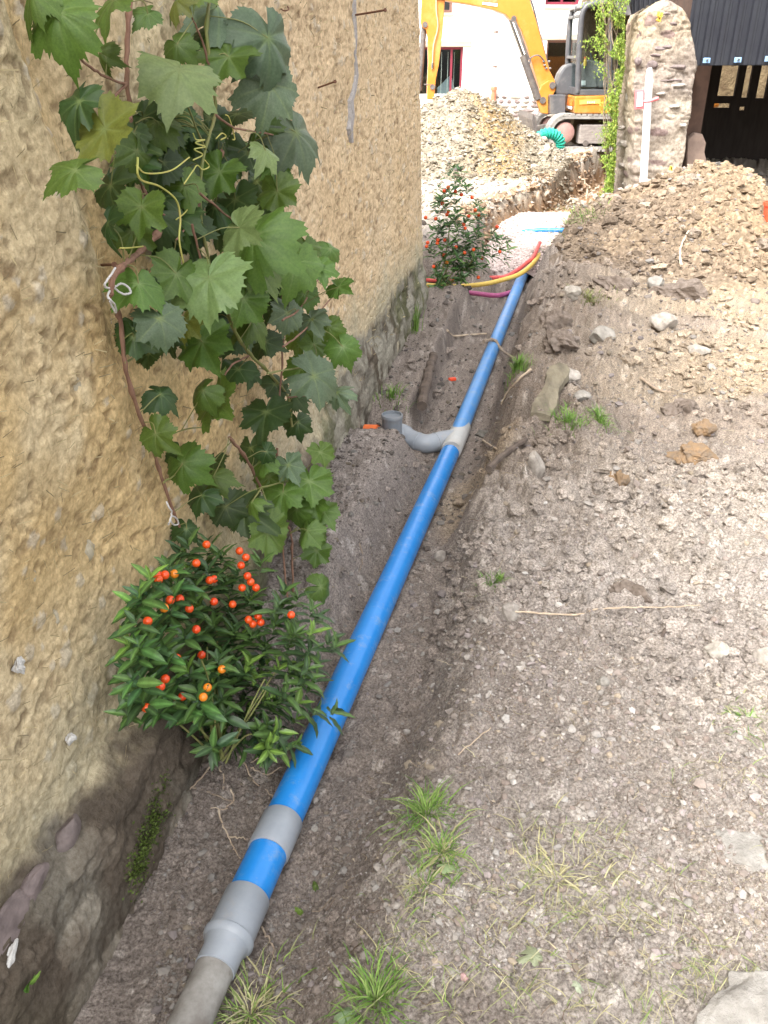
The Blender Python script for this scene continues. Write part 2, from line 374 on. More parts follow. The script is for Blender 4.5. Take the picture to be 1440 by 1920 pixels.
# ---------------------------------------------------------------- setting: ground, heaps
def soil_color(X, Y, idv, mh):
    c = pipe_x(Y); d = X-c
    grey = A([.32, .288, .262]); dark = A([.20, .17, .15]); ochre = A([.30, .235, .16]); cream = A([.38, .335, .28]); pale = A([.345, .31, .27])
    p = fbm(X*1.6+1, Y*1.6+8, 4); q = fbm(X*4.5+9, Y*4.5, 4); o = fbm(X*1.1+31, Y*1.1+12, 4)
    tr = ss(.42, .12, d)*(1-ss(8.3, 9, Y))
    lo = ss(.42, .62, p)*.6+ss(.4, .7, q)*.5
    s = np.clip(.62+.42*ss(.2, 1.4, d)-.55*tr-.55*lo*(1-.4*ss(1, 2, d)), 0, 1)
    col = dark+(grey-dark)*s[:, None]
    col = col+(pale-col)*(ss(.5, 1.6, d)*ss(.35, .6, q)*.75)[:, None]
    bm = ss(.05, .3, -d)*ss(2.2, 2.6, Y)*ss(3.95, 3.7, Y); col = col+(A([.255, .225, .21])-col)*(bm*.9)[:, None]
    fb = ss(2.5, 4.0, Y)*ss(.15, .5, d)*(1-ss(9.0, 10.0, Y)); col = col+((A([.205, .168, .138])*(.74+.58*q)[:, None]+A([.035, .03, .015])*ss(.45, .6, o)[:, None])-col)*(.88*fb)[:, None]
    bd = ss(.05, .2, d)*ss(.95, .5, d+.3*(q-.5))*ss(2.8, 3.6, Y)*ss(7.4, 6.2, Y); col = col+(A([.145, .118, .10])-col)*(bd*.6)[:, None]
    oc = ss(.52, .68, o)*ss(.7, 1.8, d)*.6+ss(4.5, 6.5, Y)*ss(.9, 2, d)*.12+ss(.10, .0, np.hypot(X-pipe_x(Y)-.22, (Y-3.5)*.45)-.12)*.5
    col = col+(ochre-col)*np.clip(oc, 0, 1)[:, None]
    fl = ss(9.3, 10.6, Y+0.3*(q-.5))
    pit = ss(-.03, -.2, ground_form(X, Y)-.0)
    col = col+(cream-col)*(fl*(1-pit))[:, None]
    col = col+(A([.24, .15, .085])-col)*(pit*ss(8.8, 9.6, Y))[:, None]
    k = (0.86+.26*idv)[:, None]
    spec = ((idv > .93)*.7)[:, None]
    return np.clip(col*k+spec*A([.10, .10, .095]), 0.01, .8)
def add_ground():
    nr, nc = 760, 620
    s = np.concatenate([np.linspace(1/.95, 1/30, nr-40), 1/np.geomspace(31, 420, 40)]); Yr = 1/s-.45
    u = np.concatenate([np.linspace(-1.5, -.36, 30), np.linspace(-.35, .56, nc-70), np.linspace(.575, 1.6, 40)])
    Y, U = np.meshgrid(Yr, u, indexing='ij'); X = U*(Y+.5)
    jx = (vn(X*90, Y*90)-.5)*.3; X = X; x, y = X.ravel(), Y.ravel()
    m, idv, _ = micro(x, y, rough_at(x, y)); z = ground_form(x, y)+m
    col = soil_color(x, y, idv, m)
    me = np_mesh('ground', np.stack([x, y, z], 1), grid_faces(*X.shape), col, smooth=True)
    o = link('ground', me, M_SOIL); tag(o, 'bare trodden earth with a narrow trench dug through it', None, kind='structure')
add_ground()
def add_heap(name, fn, xr, yr, n, label, colf):
    X, Y = np.meshgrid(np.linspace(*xr, n[0]), np.linspace(*yr, n[1])); x, y = X.ravel(), Y.ravel()
    m, i2, i3 = hm(x, y); f = fn(x, y); z = ground_form(x, y)+f+m*ss(-.03, .12, f)-.05*ss(.03, -.03, f)
    me = np_mesh(name, np.stack([x, y, z], 1), grid_faces(*X.shape), (lambda a_, b_: a_+(b_-a_)*ss(-.02, .10, f)[:, None])(soil_color(x, y, i3, m)*.95, colf(x, y, i2, i3)), smooth=True)
    tag(link(name, me, M_HEAP), label, None, kind='structure')
def col_a(x, y, i2, i3):
    q = fbm(x*1.3, y*1.3+5, 4); t = ss(2.0, 4.2, x+.8*(q-.5))*.75+ss(.4, .6, q)*.2
    c = A([.225, .178, .135])+(A([.33, .25, .155])-A([.225, .178, .135]))*t[:, None]
    return np.clip(c*(.68+.5*i3+.25*i2)[:, None], .02, .8)
def col_b(x, y, i2, i3):
    q = fbm(x*1.1+4, y*1.1, 4); t = np.exp(-((x-1.75)/.5)**2)*ss(.3, .5, q)
    c = A([.29, .26, .205])+(A([.30, .215, .11])-A([.29, .26, .205]))*t[:, None]
    return np.clip(c*(.7+.45*i3+.2*i2)[:, None], .02, .8)
add_heap('spoil_heap', heap_a, (1.1, 6.3), (5.9, 10.5), (430, 330), 'brown heap of lumpy dug-out soil in front of the stone barn pier', col_a)
add_heap('spoil_heap', heap_b, (-1.6, 3.5), (12.2, 17.2), (330, 230), 'pale heap of dry rubble and soil in front of the orange excavator', col_b)

# loose grains and stones lying on the soil
def scatter(n, xy, size, seed, colf, flat=.65, sub=0, sink=.2, zf=None):
    r = np.random.default_rng(seed); x, y = xy(r, n); n = len(x); V0, F0 = ICO[sub]
    z = (zf or surf_z)(x, y); sz = size(r, n, x, y)
    jit = 1+.35*(r.random((n, len(V0), 1))-.5)*2
    V = V0[None]*jit*np.stack([sz*(.7+.6*r.random(n)), sz*(.7+.6*r.random(n)), sz*(flat*(.6+.7*r.random(n)))], 1)[:, None, :]
    a = r.random(n)*6.283; ca, sa = np.cos(a)[:, None], np.sin(a)[:, None]
    V = np.stack([V[..., 0]*ca-V[..., 1]*sa, V[..., 0]*sa+V[..., 1]*ca, V[..., 2]+r.normal(0, .2, n)[:, None]*V[..., 0]], -1)
    V[..., 0] += x[:, None]; V[..., 1] += y[:, None]; V[..., 2] += (z+sz*flat*(.5-sink))[:, None]
    Fs = (F0[None]+(np.arange(n)*len(V0))[:, None, None]).reshape(-1, 3)
    c = np.repeat(colf(r, n, x, y), len(V0), 0)
    return np_mesh('grains', V.reshape(-1, 3), Fs, c)
def xy_view(r, n, y0=1.0, y1=14):
    s = 1/(y0+.45)+r.random(n)*(1/(y1+.45)-1/(y0+.45)); y = 1/s-.45; x = (-.32+.86*r.random(n))*(y+.5)
    k = (x > WA+WB*y+.03) | (y > 6.7); k &= np.abs(x-pipe_x(y)) > .05; k &= (fbm(x*2.2+3, y*2.2, 3) > .28+.42*r.random(n)) | (r.random(n) < .25)
    return x[k], y[k]
PAL = A([[.33, .30, .27], [.27, .235, .21], [.36, .335, .31], [.22, .18, .155], [.33, .275, .21], [.30, .26, .25], [.43, .41, .385], [.25, .21, .185]])
def col_g(r, n, x, y):
    c = PAL[r.choice(8, n, p=[.22, .2, .1, .16, .08, .12, .03, .09])]*(.75+.4*r.random((n, 1))); d = x-pipe_x(y)
    return c*(lerp(.62, 1.0, ss(.1, .6, d))*lerp(1, .60, ss(2.4, 4.0, y)))[:, None]
def size_g(r, n, x, y): return (.0011+.0016*r.random(n)**2+.0075*(r.random(n)**18))*(.70+.42*y)
me = scatter(80000, xy_view, size_g, 3, col_g)
tag(link('gravel', me, M_STONEBIT), 'loose grit and small stones strewn over the trodden soil', 'gravel', kind='stuff')
def xy_heap(r, n):
    x = 1.3+4.6*r.random(n); y = 6.2+3.4*r.random(n); k = heap_a(x, y) > .03; return x[k], y[k]
me = scatter(9000, xy_heap, lambda r, n, x, y: .005+.009*r.random(n)+.045*r.random(n)**12, 5, lambda r, n, x, y: (A([.20, .16, .125])+(A([.33, .25, .165])-A([.20, .16, .125]))*ss(2.2, 4.2, x)[:, None])*(.65+.65*r.random((n, 1))))
tag(link('rubble', me, M_HEAP), 'clods and stones covering the brown spoil heap by the barn', 'rubble', kind='stuff')
def xy_heapb(r, n):
    x = -.4+3.6*r.random(n); y = 12.6+2.8*r.random(n); k = heap_b(x, y) > .03; return x[k], y[k]
me = scatter(7000, xy_heapb, lambda r, n, x, y: .006+.012*r.random(n)+.04*r.random(n)**13, 6, lambda r, n, x, y: A([.27, .24, .19])*(.6+.5*r.random((n, 1))))
tag(link('rubble', me, M_HEAP), 'pale stones covering the heap in front of the excavator', 'rubble', kind='stuff')
def xy_far(r, n):
    y = 9.2+7*r.random(n); x = (.0+.36*r.random(n))*y+.2; k = (np.hypot(x-2, y-11) > 0); return x[k], y[k]
me = scatter(5000, xy_far, lambda r, n, x, y: .007+.012*r.random(n)+.05*r.random(n)**12, 8, lambda r, n, x, y: A([.38, .335, .28])*(.6+.6*r.random((n, 1))))
tag(link('rubble', me, M_STONEBIT), 'pale stones scattered on the bright yard beyond the trench', 'rubble', kind='stuff')
def xy_bank(r, n):
    x = .6+4*r.random(n); y = 9.4+6*r.random(n); q = np.minimum(segd(x, y, (1.3, 8.4), (1.75, 10.3)), np.minimum(segd(x, y, (1.75, 10.3), (2.85, 12.4)), segd(x, y, (2.85, 12.4), (4.6, 16.4)))); k = (q > .33) & (q < .78)
    return x[k], y[k]
me = scatter(9000, xy_bank, lambda r, n, x, y: .010+.022*r.random(n)+.04*r.random(n)**8, 12, lambda r, n, x, y: A([.27, .19, .125])*(.5+.9*r.random((n, 1))), zf=lambda x, y: ground_z(x, y))
tag(link('rubble', me, M_STONEBIT), 'brown crumbling soil lumps on the far trench walls', 'rubble', kind='stuff')
def xy_clod(r, n):
    x, y = xy_view(r, n, 1.0, 12); k = (x-pipe_x(y) > .2) & (y > 1.7) | (r.random(len(x)) < .15); k &= fbm(x*1.9+50, y*1.9, 3) > .46
    return x[k], y[k]
me = scatter(26000, xy_clod, lambda r, n, x, y: (.0035+.006*r.random(n)+.013*r.random(n)**6)*(.65+.33*y), 17, lambda r, n, x, y: np.clip(soil_color(x, y, r.random(n)*.9, 0)*(.75+.4*r.random((n, 1)))*1.12, .03, .6), sub=1, flat=.7)
tag(link('soil_crumbs', me, M_SOIL), 'crumbled lumps of dug soil lying on the trench bank and yard', 'soil', kind='stuff')
# pinkish gravel bed in the far trench
gx, gy = np.meshgrid(np.linspace(.75, 2.4, 90), np.linspace(8.15, 11.1, 120)); gp = gx.ravel(), gy.ravel()
gd = np.minimum(segd(*gp, (1.28, 8.45), (1.75, 10.3)), segd(*gp, (1.75, 10.3), (2.3, 11.3)))
gz = -.205+.03*(fbm(gp[0]*3, gp[1]*3, 2)-.5)+.012*clods(gp[0]*30, gp[1]*30, .8)[0]+.09*np.clip(gy.ravel()-8.5, 0, 2.5)/2.5-.5*ss(.30, .55, gd+.12*(fbm(gp[0]*4, gp[1]*4, 3)-.5))
me = np_mesh('gravel_bed', np.stack([gp[0], gp[1], gz], 1), grid_faces(*gx.shape), np.tile(A([.50, .415, .39]), (gx.size, 1))*(.8+.3*clods(gp[0]*30, gp[1]*30, .8)[1])[:, None], smooth=True)
me2 = scatter(9000, lambda r, n: (lambda x, y: (x[np.minimum(segd(x, y, (1.28, 8.45), (1.75, 10.3)), segd(x, y, (1.75, 10.3), (2.3, 11.3))) < .36], y[np.minimum(segd(x, y, (1.28, 8.45), (1.75, 10.3)), segd(x, y, (1.75, 10.3), (2.3, 11.3))) < .36]))(.8+1.6*r.random(n), 8.15+2.9*r.random(n)), lambda r, n, x, y: .008+.008*r.random(n), 14, lambda r, n, x, y: A([.48, .40, .375])*(.65+.5*r.random((n, 1))), zf=lambda x, y: -.20+.09*np.clip(y-8.5, 0, 2.5)/2.5)
tag(link('gravel', me2, M_STONEBIT), 'loose pinkish white chippings on the gravel bed', 'gravel', kind='stuff')
tag(link('gravel_bed', me, M_STONEBIT), 'bed of pinkish white gravel filling the far end of the trench', 'gravel', kind='stuff')

# ---------------------------------------------------------------- the cob house wall
house = thing('cob_house', 'ochre cob house wall with rough straw plaster and dark stained foot on the left', 'house', (WA+WB*1.0, 1.0, -.3))
def add_wall():
    Yc = np.concatenate([np.linspace(-3, .72, 16), np.geomspace(.75, 6.64, 520)]); zc = np.concatenate([np.linspace(-.5, 2.15, 440), np.linspace(2.25, 4.6, 12)])
    Y, Z = np.meshgrid(Yc, zc); y, z = Y.ravel(), Z.ravel()
    f = wall_form(y, z)
    sx, sz_ = y*1.0, z*1.0
    m = .026*(fbm(sx*3, sz_*3, 3)-.5)+.012*(fbm(sx*9+7, sz_*14, 5)-.5)+.008*(fbm(sx*38, sz_*44, 3)-.5)
    rg = ss(.86, .98, ridge(sx*5+3, sz_*7+1, 5)); m = m-.009*rg*ss(.45, .6, fbm(sx*2, sz_*2+9, 2))
    wq = 1.4*fbm(sx*20, sz_*20, 3); pt, pid = clods(sx*40+wq, sz_*52+wq, .26); m = m-.007*pt*(pid > .35)+.008*(fbm(sx*70, sz_*85, 2)-.5)
    st, sid = clods(sx*38+9, sz_*36, .10); m = m+.008*st
    # crumbling holes between cob and stone foot
    fb, fbi = clods(sx*7+.5*wq/1.4, sz_*15+.4*wq/1.4, .8); m = m+.022*fb*ss(.22, .10, z)
    m = m-.03*ss(.62, .8, fbm(sx*6+40, sz_*6, 3))*ss(.32, .16, z)*ss(0, .12, z)
    off = f+m*.74
    X = WA+WB*y+off
    p = fbm(sx*1.4+2, sz_*1.2+3, 4); q = fbm(sx*5, sz_*3+30, 4); q2 = fbm(sx*14, sz_*9+30, 3)
    c = A([.62, .50, .32])+(A([.58, .435, .235])-A([.62, .50, .32]))*ss(.45, .68, p)[:, None]
    c = c+(A([.62, .53, .365])-c)*(ss(.5, .72, q)*.7)[:, None]
    c = c+(A([.60, .47, .32])-c)*(ss(2.2, 3.4, y)*.75)[:, None]
    c = c*(.86+.26*q2+.10*vn(sx*90, sz_*90))[:, None]
    dk = (.6*ss(.15, .35, pt)*(pid > .35)+.5*ss(.9, .99, ridge(sx*5+3, sz_*4+1, 4)))*.65; c = c+(A([.13, .075, .04])-c)*np.clip(dk, 0, .8)[:, None]
    c = c+(A([.55, .50, .42])-c)*((st > .2)*(sid > .4)*.6)[:, None]
    # grey green bloom above the foot, dark damp foot with moss below
    e = .17+.13*(fbm(sx*2.2, sz_*2, 4)-.5)*2+.14*(fbm(sx*13, sz_*13+5, 4)-.5)+.10*ss(2.8, 4.5, y)
    bl = ss(e+.34, e+.03, z)*(.35+.65*q); c = c+(A([.42, .39, .285])-c)*np.clip(bl, 0, 1)[:, None]
    ft = ss(e+.05, e-.04, z); footc = A([.12, .098, .078])+(A([.24, .22, .185])-A([.12, .098, .078]))*ss(.45, .7, q)[:, None]
    footc = footc+(A([.12, .135, .065])-footc)*(ss(.5, .68, p)*.6)[:, None]; footc = footc*(.75+.5*fbi)[:, None]
    farf = ss(2.8, 3.8, y); footc = footc+(A([.27, .255, .215])-footc)*(farf*ss(.35, .65, q2))[:, None]
    c = c+(footc-c)*ft[:, None]
    me = np_mesh('wall', np.stack([X, y, z], 1)-np.array(worg(house)), grid_faces(*Y.shape), np.clip(c, .02, .8), smooth=True)
    link('wall', me, M_COB, house)
    # gable end and back as one rough box behind
    zz = np.linspace(-.5, 4.6, 120); xx = np.linspace(0, 1, 60); Xe, Ze = np.meshgrid(xx, zz); x = Xe.ravel(); z = Ze.ravel()
    X0 = WA+WB*6.64+wall_form(np.full_like(z, 6.64), z)+.03*(fbm(z*3, z*0+6.64*3, 3)-.5)
    yv = 6.64+.03*(fbm(x*30, z*4, 3)-.5)*ss(0, .02, x)+.4*x*0
    V = np.stack([X0-x*5-.012, yv, z], 1)-np.array(worg(house))
    link('gable_wall', np_mesh('gable_wall', V, grid_faces(*Xe.shape), np.tile(A([.36, .26, .14]), (len(x), 1))*(.75+.5*fbm(x*40, z*8, 3))[:, None], True), M_COB, house)
    mb = MB(); mb.prism([Vector((WA+WB*-3-5, -3, -.5)), Vector((WA+WB*-3-.03, -3, -.5)), Vector((WA+WB*-3-.15, -3, 4.6)), Vector((WA+WB*-3-5, -3, 4.6))], (0, .1, 0))
    mb.build('rear_wall', mat('plain_cob', (.40, .30, .16), (.33, .24, .12), rough=1), house)
    mb = MB(); mb.prism([Vector((WA+WB*-3-5.2, -3.1, 4.55)), Vector((WA+WB*-3-.18, -3.1, 4.55)), Vector((WA+WB*6.6-.2, 6.6, 4.55)), Vector((WA+WB*6.6-5.2, 6.6, 4.55))], (0, 0, .12)); mb.build('roof', M_SLATE, house)
add_wall()
def wall_pt(Y, z, off=0): return Vector((WA+WB*Y+float(wall_form(Y, z))+off, Y, z))
# straws bedded in the cob
n = 3400; r = np.random.default_rng(5); yy = np.exp(r.uniform(np.log(.9), np.log(6.5), n)); zz = r.uniform(.1, 2.0, n)
V = []; L = (.004+.011*r.random(n))*(.6+.25*yy); an = r.normal(.9, .8, n); w = .0007*(.8+.5*yy)
bx = WA+WB*yy+wall_form(yy, zz)+.004
for i in range(n):
    ca, sa = math.cos(an[i])*L[i], math.sin(an[i])*L[i]; o = r.normal(0, .004)
    V += [(bx[i]+o, yy[i]-ca, zz[i]-sa), (bx[i]+.008-o, yy[i]+ca, zz[i]+sa), (bx[i]+.009-o, yy[i]+ca, zz[i]+sa+w[i]*2), (bx[i]+o+.001, yy[i]-ca, zz[i]-sa+w[i]*2)]
o = link('straw', np_mesh('straw', A(V)-np.array(worg(house)), np.arange(4*n).reshape(n, 4), np.repeat(A([.55, .46, .27])*(.35+.9*r.random((n, 1))), 4, 0)), M_STONEBIT, house); o['kind'] = 'stuff'
def rockmesh(seed, size, sub=3, rough=.25, flat=0.0, ang=1.6):
    r = np.random.default_rng(seed); V, Fc = ICO[sub]; V = V.copy()
    for _ in range(7):                                        # cut facets
        d = r.normal(size=3); d /= np.linalg.norm(d); h = .62+.25*r.random(); k = V@d; V = V-np.outer(np.clip(k-h, 0, None), d)*.92
    s = r.random()*50
    V = V*(1+rough*(fbm(V[:, 0]*ang+s+V[:, 2], V[:, 1]*ang+s-V[:, 2]*.7, 3)-.5)[:, None]*2+rough*.25*(fbm(V[:, 0]*6+s, V[:, 1]*6+V[:, 2]*5, 2)-.5)[:, None])
    return V*A(size), Fc
def rock_obj(name, seed, loc, size, mt, rot=None, parent=None, rough=.25, sub=3):
    if mt in (M_DARKCLOD, M_OCHRE): rough, sub = .6, 4
    V, Fc = rockmesh(seed, size, sub, rough, ang=2.6 if rough > .5 else 1.6)
    if rot is not None: V = V@np.array(rot.to_3x3()).T
    return link(name, np_mesh(name, V, Fc, smooth=False), mt, parent, loc)
wrot = Matrix((WT, WN, Vector((0, 0, 1)))).transposed()      # local x along the wall, y out of it
for i, (x, y, a, b, t_) in enumerate([(128, 1563, .050, .034, -.3), (62, 1668, .055, .045, -.25), (14, 1745, .08, .06, -.15)]):
    rt = wrot @ Matrix.Rotation(t_, 3, 'Y')
    rock_obj('stone', 40+i, at_wall(x, y, .018), (a, .020, b), M_SLATE, rt, house, rough=.12)
for i, (x, y, a, b) in enumerate([(42, 1722, .05, .012), (10, 1830, .05, .016), (130, 1385, .012, .014), (240, 1375, .02, .02), (35, 1250, .014, .02)]):
    rock_obj('mortar_patch', 60+i, at_wall(x, y, .008), (a, .012, b), M_MORTAR, wrot @ Matrix.Rotation(-.7 if i < 2 else 0, 3, 'Y'), house, rough=.5)
M_PALECOB = mat('pale_cob', (.36, .31, .22), (.46, .41, .31), scale=30, rough=1, spec=.1, bump=.8, bscale=80)
for i, (x, y, a, b) in enumerate([(100, 1155, .018, .03), (58, 1080, .02, .03), (165, 1030, .03, .035), (262, 1075, .02, .03), (625, 350, .03, .06), (745, 650, .04, .05), (335, 600, .02, .02), (140, 720, .02, .03)]):
    rock_obj('pale_stone', 80+i, at_wall(x, y, -.008), (a*.8, .011, b*.8), M_PALECOB, wrot, house, rough=.4)
# grey filled crack
cp = [at_wall(x, y, .004) for x, y in [(664, -10), (664, 30), (666, 70), (664, 100), (668, 140), (664, 170), (658, 190), (660, 215), (657, 240), (659, 268)]]
wd = [.008, .010, .013, .014, .018, .014, .022, .026, .024, .008]; V = []
for p, w_ in zip(cp, wd):
    for s_, o_ in ((-1, -.02), (-.6, .006), (.5, .009), (1, -.02)): V.append(p+WT*s_*w_*1.7+WN*o_+Vector((0, 0, R.gauss(0, .002))))
mb = MB(); mb.add(V, [(4*i+k, 4*i+k+1, 4*i+k+5, 4*i+k+4) for i in range(9) for k in range(3)]); mb.build('crack_filler', M_CRACK, house, smooth=True)
for (x0, y0), (x1, y1), rr in (((656, 30), (722, 19), .0045), ((592, 166), (628, 153), .0035), ((184, 497), (214, 496), .003)):
    p = at_wall(x0, y0, -.02); q = at_wall(x0, y0, .0)+(at_Y(x1, y1, at_wall(x0, y0, .0).y-.06)-at_wall(x0, y0, 0))
    mb = MB(); mb.tube([p, q], rr, 7); mb.tube([q, q+(q-p).normalized()*.003], rr*2, 8); mb.build('nail', M_RUST, house)
mb = MB(); mb.tube(curve_pts([at_wall(525, 14, -.01), at_wall(532, 20, .03), at_wall(541, 18, .04), at_wall(539, 12, .03)], 4), .0025, 6); mb.build('hook', M_RUST, house)

# ---------------------------------------------------------------- drain pipe: one glued run
RP = .05
drain = thing('drain_pipe', 'long bright blue plastic drain pipe with grey fittings lying in the trench', 'pipe', (ya.x, ya.y, ya.z-RP))
ax = (yb-ya).normalized(); ax2 = (yc_-yb).normalized()
def on(px_y):                                                 # point of the lower run's axis seen at pixel row px_y
    lo, hi = -1.5, 4.0
    for _ in range(50):
        m_ = (lo+hi)/2; p = ya+ax*m_; d = p-Vector((0, 0, CAMZ)); zc = d.y*cs-d.z*sn; v = -(d.y*sn+d.z*cs)/zc
        if 960+v*F > px_y: lo = m_
        else: hi = m_
    return ya+ax*lo
def ptube(name, a, b, r, mt, n=40, par=drain, steps=2, lip=0):
    mb = MB(); P = [a.lerp(b, i/steps) for i in range(steps+1)]; mb.tube(P, r, n); return mb.build(name, mt, par, smooth=True)
k1a, k1b, k2a, k2b, rda, rdb = on(1537), on(1600), on(1681), on(1764), on(1775), on(1819)
ptube('pipe_section', on(1720), on(1560), RP, M_BLUE)
ptube('pipe_section', on(1560), on(850), RP, M_BLUE, steps=8)
mb = MB(); mb.tube([k1a, k1a-ax*.003, k1b+ax*.003, k1b], [RP+.0030, RP+.0048, RP+.0048, RP+.003], 40); mb.build('coupling', M_GREY, drain, smooth=True)
mb = MB(); mb.tube([k2a, k2a-ax*.003, k2b+ax*.012, k2b+ax*.008, k2b, k2b-ax*.006, k2b-ax*.016], [RP+.003, RP+.0055, RP+.0055, RP+.0095, RP+.0095, RP+.006, RP-.004], 40); mb.build('socket', M_GREY, drain, smooth=True)
mb = MB(); mb.tube([k2b, k2b-ax*.01, rda-ax*.012, rdb+ax*.002, rdb], [RP+.003, RP+.002, RP-.004, RP-.004, RP-.007], 40); mb.build('reducer', M_GREY, drain, smooth=True)
mb = MB(); P = [rdb+ax*.03-ax*i*.06 for i in range(12)]; mb.tube(P, [RP-.007+.0015*R.random() for _ in P], 40); mb.build('old_pipe', M_OLDPIPE, drain, smooth=True)
far = [yb+ax2*((yc_-yb).length*i/12) for i in range(13)]; far = far+[yc_+ax2*.35+Vector((.03, 0, -.03))]
mb = MB(); mb.tube(far, RP*.97, 40); mb.build('pipe_section', M_BLUED, drain, smooth=True, label='far dusty run of blue pipe with scuffs and mud')
ta, tb = on(845), on(802)+Vector((0, 0, 0)); mb = MB(); mb.tube([ta, ta+ax*.003, tb-ax2*.003, tb], [RP+.003, RP+.0055, RP+.0055, RP+.003], 40); mb.build('tee_fitting', mat('pale_grey_plastic', (.40, .41, .41), (.47, .47, .46), scale=10, rough=.42, dirt=(.34, .31, .27), dscale=7), drain, smooth=True)
sp = at_z(735, 803, -.13); sp.z = -.17
br = curve_pts([on(822), at_z(832, 825, -.258), at_z(800, 832, -.258), at_z(770, 823, -.252), at_z(750, 812, -.24), sp+Vector((.0, 0, -.085)), sp+Vector((0, 0, -.03))], 6)
mb = MB(); mb.tube(br, .052, 32); mb.build('elbow', M_GREY, drain, smooth=True)
for k in (9, 15, 21):
    d_ = (br[k+1]-br[k-1]).normalized(); mb = MB(); mb.tube([br[k]-d_*.004, br[k]-d_*.002, br[k]+d_*.002, br[k]+d_*.004], [.0525, .0545, .0545, .0525], 32); mb.build('joint_ring', M_GREY, drain, smooth=True)
top = sp+Vector((0, 0, .12)); zz_ = Vector((0, 0, 1))
mb = MB(); mb.tube([sp-zz_*.03, sp, sp+zz_*.008, top-zz_*.02, top-zz_*.018, top-zz_*.003, top, top, top-zz_*.014], [.046, .047, .054, .054, .0575, .0575, .055, .050, .050], 40, caps=True, axis=(0, 0, 1)); mb.build('standpipe_socket', mat('mid_grey_plastic', (.17, .19, .215), (.21, .23, .255), scale=12, rough=.45, dirt=(.24, .22, .2), dscale=9), drain, smooth=True)
o = thing('orange_pipe_stub', 'small orange plastic pipe end between grey standpipe and wall', 'pipe', at_z(700, 808, -.12))
mb = MB(); p = at_z(709, 806, -.11); mb.tube([p, p+Vector((-.07, .03, -.01))], [.027, .027], 20, caps=False); mb.tube([p+Vector((-.002, 0, 0)), p+Vector((-.07, .03, -.01))], [.022, .022], 20, caps=True); mb.build('pipe_end', M_ORANGEP, o, smooth=True)
# hoses across the trench
def hose(name, label, pts, r, mt, z=None, cat='cable duct', cor=0, n=16, grp=None):
    P = curve_pts([at_z(x, y, zz) for x, y, zz in pts], 14); rr = [r*.80*(1+cor*(1 if i % 2 else -1)) for i in range(len(P))]
    o = MB().tube(P, rr, n).build(name, mt, None, smooth=not cor, loc=P[0]); tag(o, label, cat, grp); return o
hose('yellow_duct', 'yellow corrugated duct curving across the trench beyond the wall corner', [(740, 531, -.2), (800, 535, -.2), (850, 537, -.2), (905, 533, -.2), (945, 524, -.17), (972, 515, -.14), (990, 503, -.12), (1004, 488, -.14), (1015, 470, -.25)], .026, mat('yellow_plastic', (.56, .38, .07), (.60, .43, .10), rough=.5), cor=.03)
hose('red_duct', 'bright red duct running just behind the yellow duct', [(740, 522, -.2), (800, 525, -.2), (850, 527, -.2), (900, 522, -.22), (945, 519, -.2), (968, 508, -.15), (985, 495, -.13), (1000, 482, -.12), (1012, 455, -.12)], .024, mat('red_plastic', (.52, .06, .06), (.56, .1, .09), rough=.5), cor=.03)
hose('purple_duct', 'dusky purple duct nearest in the trench, in front of the yellow one', [(740, 541, -.24), (800, 545, -.24), (850, 546, -.24), (890, 550, -.24), (925, 554, -.24), (945, 552, -.25), (965, 545, -.27)], .026, mat('purple_plastic', (.32, .06, .16), (.38, .09, .2), rough=.5), cor=.03)
hose('blue_water_pipe', 'short visible length of blue pipe crossing the pinkish gravel bed', [(960, 440, -.2), (990, 434, -.15), (1020, 432, -.13), (1060, 432, -.12)], .035, M_BLUE)
# ---------------------------------------------------------------- farmhouse behind
YH = 22.0
M_WHITE = mat('limewash', (.80, .775, .72), (.84, .82, .77), scale=3, rough=.9, bump=.3, bscale=20, dist=.01)
M_LINT = mat('old_oak', (.33, .26, .20), (.42, .34, .27), scale=12, rough=.9, bump=.5, bscale=12, stretch=(.2, 1, 1))
M_REDF = mat('dark_red_paint', (.14, .015, .03), (.17, .02, .035), rough=.5)
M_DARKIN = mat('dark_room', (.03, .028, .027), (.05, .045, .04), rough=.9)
M_GLASS = glass('window_glass')
farm = thing('farmhouse', 'white limewashed farmhouse with oak lintels and red framed windows behind the excavator', 'house', at_Y(930, 230, YH))
def zY(y, Y): return at_Y(720, y, Y).z
def xY(x, y, Y): return at_Y(x, y, Y).x
def slab_with_holes(mb, x0, x1, z0, z1, Y0, Y1, holes):
    xs = sorted({x0, x1, *[h[0] for h in holes], *[h[1] for h in holes]}); zs = sorted({z0, z1, *[h[2] for h in holes], *[h[3] for h in holes]})
    inh = lambda cx, cz: any(h[0] < cx < h[1] and h[2] < cz < h[3] for h in holes)
    for j in range(len(zs)-1):
        i = 0
        while i < len(xs)-1:
            if inh((xs[i]+xs[i+1])/2, (zs[j]+zs[j+1])/2): i += 1; continue
            k = i
            while k < len(xs)-1 and not inh((xs[k]+xs[k+1])/2, (zs[j]+zs[j+1])/2): k += 1
            mb.box(((xs[i]+xs[k])/2, (Y0+Y1)/2, (zs[j]+zs[j+1])/2), (xs[k]-xs[i], Y1-Y0, zs[j+1]-zs[j])); i = k
def hole(x0, y0, x1, y1, Y): return (xY(x0, y1, Y), xY(x1, y1, Y), zY(y1, Y), zY(y0, Y))
H1, H2 = hole(770, 88, 862, 262, YH), hole(1019, 75, 1083, 165, YH)
H3, H4 = hole(1022, -70, 1086, 9, YH), hole(806, -70, 848, 24, YH)
mb = MB(); slab_with_holes(mb, -6, 12, -.3, 6.5, YH, YH+.5, [H1, H2, H3, H4]); mb.build('wall', M_WHITE, farm)
